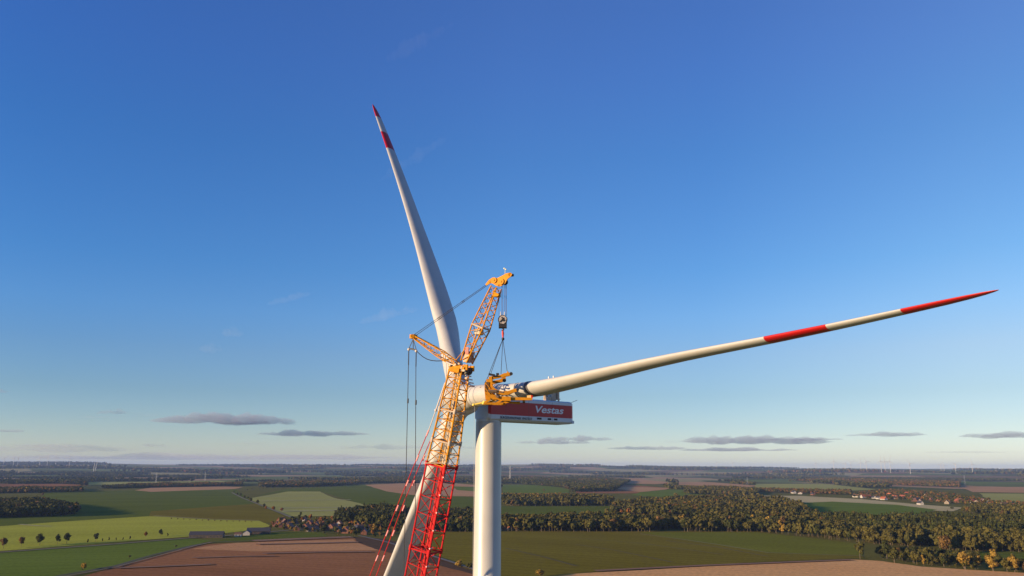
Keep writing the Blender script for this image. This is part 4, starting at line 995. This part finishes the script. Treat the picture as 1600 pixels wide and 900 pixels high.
# back mast: slim lattice leaning left
A0 = cpl(714, 571); A1 = cpl(688, 552.5); A2 = cpl(648, 527)
q, _ = lattice(A0, A1, .55, 1.0, 1.8, 1.5, 4, .09, .05, style='W'); mast = q.build('back_mast', CYEL, crane)
q, _ = lattice(A1, A2, 1.0, .42, 1.5, .6, 8, .085, .045, style='W'); q.build('mast_section', CYEL, mast)
q = MB(); q.box(cpl(646, 526), CU * .8, CN * .9, V(0, 0, .6)); q.tube(cpl(644.5, 525, -.6), cpl(644.5, 525, .6), .3, n=12); q.tube(A0 - CN * 1.1, A0 + CN * 1.1, .2, n=8); q.build('mast_head', YYEL, mast)
# thin brace from mast foot to jib foot
q = MB(); q.tube(cpl(712, 563, 1), cpl(727, 545, 1), .06); q.tube(cpl(712, 563, -1), cpl(727, 545, -1), .06); q.build('brace', CYEL, crane)
# pendants mast - jib head
for s, dy in ((-.55, 0), (.35, 2.6)):
    q = MB(); a_ = cpl(647 + dy * .9, 523 + dy * .6, s); b_ = cpl(761, 444 + dy * .8, s); m1 = a_.lerp(b_, .33); m2 = a_.lerp(b_, .66)
    q.tube(a_, b_, .036)
    for t in (.33, .66): c = a_.lerp(b_, t); q.tube(c, c + (b_ - a_).normalized() * .5, .06)
    q.build('jib_pendant', ROPE, crane)
q = MB(); q.tube(cpl(768, 447, 0), cpl(716, 570, .4), .028, n=4); q.tube(cpl(770, 449, .5), cpl(733, 540, 1.0), .022, n=4); q.build('hoist_line', ROPE, crane)
# hanging frame under the mast head with two long ropes
q = MB(); top = cpl(645.5, 530); l = cpl(639, 544.4); r_ = cpl(650.5, 547)
q.tube(top, l, .06, n=5); q.tube(top, r_, .06, n=5); q.tube(top, cpl(645.5, 545.5), .07, n=5); q.tube(l, r_, .13, n=6); q.build('hanging_frame', DGREY, crane)
for (x, y, x2, y2) in ((638.7, 545.5, 630.6, 925), (650.3, 548, 648.6, 925)):
    q = MB(); q.ball(cpl(x, y + .5), .22, 8, 5); q.build('rope_socket', PEND, crane)
    q = MB(); q.tube(cpl(x, y), cpl(x - .5, y + 25), .085, n=5); a_ = cpl(x, y + 25); b_ = cpl(x2, y2); b2_ = a_ + (b_ - a_) * 3.0
    q.tube(cpl(x - .5, y + 25), b2_, .055, n=5)
    for yy in (84,): c = a_.lerp(b_, (yy - 25) / (y2 - y)); q.tube(c, c + V(0, 0, -.7), .13, n=6)
    q.build('mast_rope', ROPE, crane)
q = MB(); pts = [(651, 548.5), (655, 552.5), (661, 557.5), (667, 561), (674, 563.2), (682, 564), (690, 563.8), (697, 562.8), (701, 562)]
q.path([cpl(x, y, .4) for x, y in pts], .065, 5); q.build('slack_cable', ROPE, crane)
# boom suspension pendants, pale near the head, red lower down
for s, xs in ((1.0, ((695.5, 598), (681, 641), (670, 672), (625, 780), (577, 902))), (-1.0, ((701, 598), (688.5, 641), (679.5, 672), (633, 780), (587, 902)))):
    P = [cpl(x, y, s) for x, y in xs]
    q = MB(); q.tube(P[0], P[1], .11); q.tube(P[1], P[2], .075); q.ball(P[1], .22, 8, 5); q.build('pendant_upper', PEND, crane)
    q = MB(); end = P[3] + (P[4] - P[3]) * 3.2; q.path([P[2], P[3], P[4], end], .065); q.build('pendant_lower', CRED, crane)
    q = MB()
    for t in np.arange(0.02, 2.0, .17): c = P[2].lerp(P[4], float(t)); dd = (P[4] - P[2]).normalized(); q.tube(c - dd * .45, c + dd * .45, .125)
    q.build('pendant_coupling', mat('coupling_pink', (.75, .3, .3), .4), crane)
q = MB(); q.tube(cpl(697.5, 596, 1), cpl(697, 566, 1), .07); q.tube(cpl(701, 596, -1), cpl(700, 566, -1), .06); q.tube(cpl(697, 566, 1), cpl(712, 572, 1), .12); q.build('pendant_link', PEND, crane)
# undercarriage
q = MB(); 
for s in (-1, 1):
    c = Bfoot + CN * (s * 4.2); c.z = 0; q.prism([c + CU * x + V(0, 0, z) for x, z in ((-6.5, .7), (-5.6, 0.02), (4.6, .02), (5.5, .7), (4.9, 1.7), (-5.9, 1.7))], CN * (1.6 * s))
q.build('crawler_track', DARK, crane)
q = MB(); c = Bfoot.copy(); q.box(V(c.x, c.y, 2.4) - CU * 3, CU * 13, CN * 3.4, V(0, 0, 1.4)); q.box(V(c.x, c.y, 4.6) - CU * 8, CU * 2.6, CN * 7, V(0, 0, 3)); q.box(V(c.x, c.y, 1.4), CU * 4, CN * 8.5, V(0, 0, 1)); q.build('upper_deck', CRED, crane)
q = MB(); q.box(V(c.x, c.y, 3.9) + CN * 2.8 + CU * 1.5, CU * 2.4, CN * 1.5, V(0, 0, 2.3)); q.build('cab', GLASS, crane)

# ------------------------------------------------------------------ hook block, sling set, blade yoke
hk = cpl(786, 501); YH = hk.y
def hp_(x, y, dy=0.): return PY(x, y, YH + dy)
hb = thing('hook_block', 'round black and white crane hook block hanging on ropes', 'hook block', hk)
q = MB()
for (x0, x1, dy) in ((779.6, 779.6, .3), (783.6, 784.2, -.3), (785.6, 785.6, .3), (788.6, 788.0, -.3), (791.2, 791.2, .2), (790.2, 790.4, -.25)):
    q.tube(hp_(x0, 441, dy), hp_(x1, 493.5, dy), .028, n=5)
q.build('hoist_rope', mat('rope_mauve', (.11, .09, .13), .5), hb)
q = MB()
for s in (-.35, 0, .35):
    c = hp_(785.5, 499.5, s); q.tube(c - V(0, .12, 0), c + V(0, .12, 0), .68, n=20)
q.build('sheave', DARK, hb)
q = MB()
for s in (-.52, .48): q.prism([hp_(x, y, s) for x, y in ((780.5, 496), (784, 493), (789, 493.5), (791.5, 497), (790.5, 503), (787, 506), (781.5, 505), (779.4, 500))], V(0, .06, 0))
q.build('cheek_plate', mat('cheek_white', (.45, .40, .37), .6, noise=.3, nscale=3), hb)
q = MB()
for pt in (((783.5, 495.5), (788, 500.5)), ((781, 503), (787, 496.5))): q.tube(hp_(*pt[0], -.56), hp_(*pt[1], -.56), .08)
q.tube(hp_(786.5, 500.5, -.6), hp_(786.5, 500.5, .6), .15, n=10); q.build('warning_stripe', DARK, hb)
q = MB()
for x in (782.2, 788.2): q.tube(hp_(x, 493.8, -.3), hp_(x, 486.8, -.3), .1, .04)
q.build('rope_socket', PEND, hb)
q = MB(); q.box(hp_(785.6, 508.2), V(1.15, 0, 0), V(0, .9, 0), V(0, 0, .8)); q.tube(hp_(785.6, 508), hp_(785.6, 513.5), .14); q.box(hp_(782.6, 508.6), V(.35, 0, 0), V(0, .5, 0), V(0, 0, .45)); q.box(hp_(788.6, 508.8), V(.35, 0, 0), V(0, .5, 0), V(0, 0, .45))
q.path([hp_(785.6 + .0, 512.5), hp_(786.8, 514), hp_(786.6, 516.2), hp_(785.2, 516.8), hp_(784.4, 515.4)], .11); q.build('hook', DARK, hb)
sl = thing('sling_set', 'red soft sling with four wire legs below the hook block', 'lifting slings', hp_(785.6, 515))
q = MB(); q.tube(hp_(785.4, 515), hp_(785.8, 521), .09, .17, 8); q.tube(hp_(785.8, 521), hp_(785.8, 527.5), .17, .1, 8); q.build('soft_sling', SLING, sl)
q = MB(); q.ball(hp_(785.9, 529.5), .22, 8, 5); q.tube(hp_(784.6, 528), hp_(787.3, 531.5), .1); q.build('master_ring', ROPE, sl)
for x, y, dy in ((764.3, 583.5, -.8), (766.8, 584.0, .9), (782.8, 584.5, .9), (792.6, 581.5, -.6)):
    q = MB(); q.tube(hp_(785.6 + (x - 783) * .03, 531), hp_(x, y, dy), .04, n=5); q.build('sling_leg', ROPE, sl)

yk = thing('blade_yoke', 'orange C shaped blade gripper hanging beside the hub', 'lifting yoke', hp_(785, 610))
def ypr(name, pts, y0, th, m=YYEL, par=None):
    q = MB(); q.prism([hp_(x, y, y0) for x, y in pts], V(0, th, 0)); return q.build(name, m, par or yk)
post = ypr('post', [(757, 599), (759, 596.5), (763.5, 594), (763.5, 589), (768.5, 588), (769.5, 600), (768.5, 606), (769, 616), (775, 619), (775, 624), (758.5, 624.5), (757, 610)], -1.3, .5)
ypr('post', [(760, 598), (765, 590), (770, 589), (770.5, 600), (769.5, 612), (775, 619), (774, 624), (760.5, 624)], .9, .5)
q = MB()
for y in (594, 603, 613, 622): q.tube(hp_(761.5, y, -1.3), hp_(763, y, 1.4), .17, n=8)
for y0, y1 in ((598, 607), (607, 616), (616, 622)): q.tube(hp_(758.5, y0, -1.35), hp_(766, y1, -1.35), .07)
q.build('cross_tube', YYEL, yk)
q = MB(); q.box(hp_(759.6, 606, -1.36), V(.28, 0, 0), V(0, .06, 0), V(0, 0, 1.0)); q.box(hp_(762.2, 601.5, -1.36), V(.35, 0, 0), V(0, .06, 0), V(0, 0, .8)); q.build('recess_shade', mat('shadow_brown', (.10, .045, .015), .7), yk)  # dark plates paint recess shade onto the post front
ypr('upper_arm', [(764, 588.5), (769, 587.5), (781, 586), (787, 583.2), (797.5, 581.6), (799, 583.4), (798, 586.6), (788, 588.6), (779, 590.5), (769, 592.5), (764.5, 593)], -1.2, .55)
ypr('upper_arm', [(767, 597), (771, 594.8), (780, 593), (786, 589.5), (790, 588), (790.5, 591), (787.5, 595.5), (783, 597.4), (776, 598.8), (769, 600.5)], .7, .5)
q = MB(); q.tube(hp_(798.6, 584, -1.55), hp_(798.6, 584, -.35), .24, n=12); q.build('clamp_roller', DARK, yk)
q = MB(); q.tube(hp_(788, 594.3, .3), hp_(788, 594.3, 1.5), .27, n=12); q.build('clamp_roller', DARK, yk)
ypr('lower_arm', [(768, 600), (772, 606), (778, 610), (786, 611.5), (795, 610.5), (803, 607.5), (808.5, 607), (810.5, 609), (808, 611.5), (800, 614), (793, 617), (784, 617), (777, 614), (770, 613)], -1.5, .5)
ypr('lower_arm', [(770, 603), (774, 608), (780, 612), (788, 613.5), (797, 612.5), (803, 610), (805, 612), (797, 616), (786, 618), (776, 616)], .6, .45)
q = MB(); q.tube(hp_(808.8, 609, -1.75), hp_(808.8, 609, -.7), .2, n=12); q.build('clamp_roller', DARK, yk)
bm_ = ypr('base_beam', [(760, 616), (775, 617), (776, 618.5), (796, 620), (797, 626), (786, 626.5), (776, 624), (760, 624.5)], -1.4, .7)
ypr('telescopic_beam', [(797, 620.6), (815, 621), (832, 621.4), (831.5, 625.2), (797, 625.4)], -1.3, .55)
ypr('telescopic_beam', [(795, 627), (805, 627.6), (812.5, 627), (812.5, 631.5), (800, 630.5), (790, 628.6)], -.6, .55)
ypr('beam_sleeve', [(784, 619.2), (798, 619.8), (798, 626.4), (784, 626)], -1.62, .2)
ypr('end_box', [(823.5, 618), (830, 617.3), (830.8, 621.4), (823.5, 621.2)], -1.25, .5, mat('box_pale_orange', (.85, .55, .2), .5))
ypr('end_plate', [(829.5, 617.5), (832.2, 617.5), (832.4, 622), (830.2, 622)], -1.35, .7, CRED)
q = MB(); q.tube(hp_(816.5, 627.6, -.8), hp_(820.5, 627.4, -.8), .22, n=10); q.build('beam_roller', DARK, yk)
q = MB()
q.beam(hp_(755.5, 630.5, -1.5), hp_(766, 623.5, -1.5), .12, .3); q.beam(hp_(755.5, 630.5, -1.5), hp_(786, 630.5, -1.2), .16, .28); q.beam(hp_(762, 630, -1.2), hp_(775, 624.5, -1.2), .12, .25)
q.beam(hp_(775, 630.5, -1.2), hp_(784, 625, -1.2), .12, .25); q.beam(hp_(756, 631, 1.2), hp_(790, 631.5, 1.2), .16, .28); q.beam(hp_(757, 630.5, -1.5), hp_(757, 631, 1.25), .16, .2); q.beam(hp_(784, 630.6, -1.2), hp_(784, 631.4, 1.25), .16, .2); q.beam(hp_(786, 630, -1), hp_(797, 626.5, -1), .14, .3)
q.build('bottom_frame', YYEL, yk)
q = MB()
for x in (764, 773, 781): q.tube(hp_(x, 612.5, -1.45), hp_(x + 6, 613.2, -1.45), .12, n=8)
q.tube(hp_(762.5, 610.5, -1.5), hp_(776, 611.5, -1.5), .2, n=10); q.tube(hp_(775, 617, -1.6), hp_(779, 621, -1.6), .22, n=8); q.build('hydraulic_cylinder', mat('cylinder_grey', (.25, .17, .11), .4, .5), yk)
q = MB(); q.beam(hp_(763.5, 584.6, -.9), hp_(773.5, 586.5, -.9), .5, .25); q.box(hp_(777.5, 585, -.6), V(.4, 0, 0), V(0, .4, 0), V(0, 0, .35)); q.tube(hp_(770, 588, -1.35), hp_(778, 587.2, -1.35), .1); q.build('sling_beam', DARK, yk)
q = MB(); q.tube(hp_(764.5, 585, -1.0), hp_(757.5, 598.5, -1.3), .045); q.build('side_cable', ROPE, yk)
q = MB(); q.tube(hp_(793.2, 580.5, -.6), hp_(793.4, 583.5, -.6), .12); q.build('sling_lug', YYEL, yk)
q = MB(); q.tube(hp_(756.5, 629, -1.4), hp_(740, 632.4, -1.4), .14, n=8); q.ball(hp_(740, 632.4, -1.4), .2, 8, 5); q.tube(hp_(757, 627, -1.4), hp_(754.5, 632, -1.4), .2, n=8); q.build('outrigger_pole', mat('lemon_yellow', (.8, .6, .1), .45), yk)
q = MB(); a_ = hp_(741.5, 633, -1.4); b_ = hp_(738.2, 925, -1.4); q.tube(a_, a_ + (b_ - a_) * 2.6, .022, n=4); tag(q.build('tag_line', mat('cord_grey', (.5, .5, .5), .7), None, a_), 'thin pale guide line hanging straight down from the yoke pole', 'rope')

# ------------------------------------------------------------------ haze and clouds
q = MB(); q.box((0, 12000, 150 - 1), (60000, 0, 0), (0, 50000, 0), (0, 0, 300))
hm = bpy.data.materials.new('haze_air'); hm.use_nodes = True; t = hm.node_tree; t.nodes.remove(t.nodes['Principled BSDF'])
pv = t.nodes.new('ShaderNodeVolumePrincipled'); pv.inputs['Color'].default_value = (.37, .55, .98, 1); pv.inputs['Density'].default_value = 2.6e-5; pv.inputs['Anisotropy'].default_value = 0.0
t.links.new(pv.outputs[0], t.nodes['Material Output'].inputs['Volume'])
hz = q.build('haze', hm); hz['kind'] = 'stuff'

def cloud_mat(dens, col):
    m = bpy.data.materials.new('cloud_vapour'); m.use_nodes = True; t = m.node_tree; t.nodes.remove(t.nodes['Principled BSDF'])
    p = t.nodes.new('ShaderNodeVolumePrincipled'); p.inputs['Color'].default_value = (*col, 1); p.inputs['Density'].default_value = dens; p.inputs['Anisotropy'].default_value = .1
    t.links.new(p.outputs[0], t.nodes['Material Output'].inputs['Volume']); return m
CL1 = cloud_mat(.0009, (.50, .55, .68)); CL2 = cloud_mat(.00016, (.6, .62, .72)); CL3 = cloud_mat(.00012, (1, 1, 1)); CL4 = cloud_mat(.00005, (1, 1, 1))
from mathutils import noise as mn
def cloud(px0, px1, py, th, dist, m, label, seed, tilt=0.):
    a = PY(px0, py, dist); b = PY(px1, py + tilt, dist); c = (a + b) / 2; L = (b - a).length; hgt_ = th / F * dist
    D = max(L * .35, hgt_ * 2); q = MB(); nx, nz = 56, 22; rr = []
    ex = (b - a).normalized()
    for i in range(nx + 1):
        u = -1 + 2 * i / nx; env = max(0.02, (1 - abs(u) ** 3)) ** .8
        env *= .85 + .6 * mn.noise(V(u * 3.1, seed * 7.1, 0)) + .4 * mn.noise(V(u * 8, seed * 3.3, 5)) + .25 * mn.noise(V(u * 19, seed * 1.3, 2)); env = max(.03, env)
        ring = []
        for k in range(nz):
            t_ = 2 * math.pi * k / nz; cz_ = math.sin(t_); cy_ = math.cos(t_)
            bump = 1 + .3 * mn.noise(V(u * 9, cz_ * 1.5 + seed, cy_ * 2)) + .2 * mn.noise(V(u * 24, cz_ * 3, cy_ * 3 + seed))
            zz_ = (cz_ * .85 if cz_ > 0 else cz_ * .3) * hgt_ * env * bump
            off = hgt_ * .25 * mn.noise(V(u * 3, 9.1, seed))
            ring.append(c + ex * (u * L / 2 * (1 + .04 * mn.noise(V(cz_ * 2, u, seed)))) + V(0, cy_ * D / 2 * env * bump, zz_ + off))
        rr.append(ring)
    q.rings(rr); o = q.build('cloud', m, None, c); tag(o, label, 'cloud'); return o
cloud(232, 464, 657, 14, 30000, CL1, 'largest grey cloud low at left with broken left end', 1, 2)
cloud(150, 200, 645, 7, 30000, CL1, 'small flat cloud left of the largest grey cloud', 2)
cloud(398, 582, 679, 8, 32000, CL1, 'long smooth grey cloud left of the crane', 3)
cloud(-80, 208, 703, 11, 34000, CL2, 'faint grey cloud bank just above the left horizon', 4)
cloud(220, 262, 697, 5, 34000, CL1, 'tiny cloud right of the faint left bank', 5)
cloud(-40, 42, 674, 5, 32000, CL1, 'thin grey cloud touching the left picture edge', 6)
cloud(-30, 18, 612, 6, 28000, CL1, 'small cloud scrap highest at the left picture edge', 7)
cloud(520, 760, 700, 7, 34000, CL2, 'faint flat cloud behind the crane ropes', 8)
cloud(355, 425, 694, 4, 34000, CL2, 'faint sliver of cloud below the long smooth cloud', 9)
cloud(838, 962, 687, 7, 32000, CL1, 'upper grey cloud just right of the tower', 10)
cloud(802, 925, 692, 6, 33000, CL1, 'thin grey streak under the cloud right of the tower', 11)
cloud(1062, 1304, 690, 12, 30000, CL1, 'largest grey cloud at right below the long blade', 12, 1)
cloud(945, 1080, 701.5, 6, 33000, CL1, 'thin cloud lower left of the largest right cloud', 13)
cloud(1060, 1250, 703.5, 5, 33000, CL1, 'thin streak directly under the largest right cloud', 14)
cloud(1030, 1100, 691, 4, 32000, CL2, 'faint wisp left of the largest right cloud', 15)
cloud(1318, 1452, 680, 5, 31000, CL1, 'thin flat cloud right of the largest right cloud', 16)
cloud(1496, 1700, 682, 9, 30000, CL1, 'grey cloud running off the right picture edge', 17)
cloud(1278, 1302, 678, 3, 31000, CL2, 'tiny wisp above the largest right cloud', 18)
cloud(0, 640, 716, 8, 36000, CL2, 'broad faint haze bank hugging the left horizon', 19)
cloud(415, 488, 477, 9, 26000, CL3, 'faint white wisp in the blue sky left of the crane', 20, -18)
cloud(310, 348, 547, 12, 26000, CL3, 'faint white puff low in the blue sky at left', 21)
cloud(345, 382, 522, 14, 26000, CL3, 'faint veil above and right of the white puff', 22)
cloud(560, 655, 505, 16, 26000, CL3, 'thin veil of cloud beside the upright blade', 23, -22)
cloud(262, 330, 650, 4, 30000, CL2, 'ragged wisp above the left end of the largest grey cloud', 31)
cloud(330, 466, 662, 4, 30000, CL1, 'long streak trailing under the largest grey cloud', 32)
cloud(205, 250, 649, 4, 30000, CL2, 'torn scrap between the small flat cloud and the largest one', 33)
cloud(1190, 1320, 687, 4, 30000, CL1, 'tapering right tail of the largest right cloud', 34)
cloud(600, 712, 96, 10, 22000, CL4, 'very faint cirrus streak high above the upright blade', 35, -60)
cloud(590, 700, 285, 14, 22000, CL4, 'faint cirrus veil behind the upper part of the upright blade', 36, -70)
cloud(0, 150, 697, 3, 34000, CL2, 'long thin streak above the faint left bank', 41)
cloud(640, 745, 691, 4, 33000, CL2, 'faint streak seen between the boom and the tower', 42)
cloud(1440, 1600, 707, 3, 35000, CL2, 'barely visible streak low near the right picture edge', 43)
cloud(120, 190, 652, 2.5, 30000, CL2, 'thin scrap under the small flat cloud', 44)
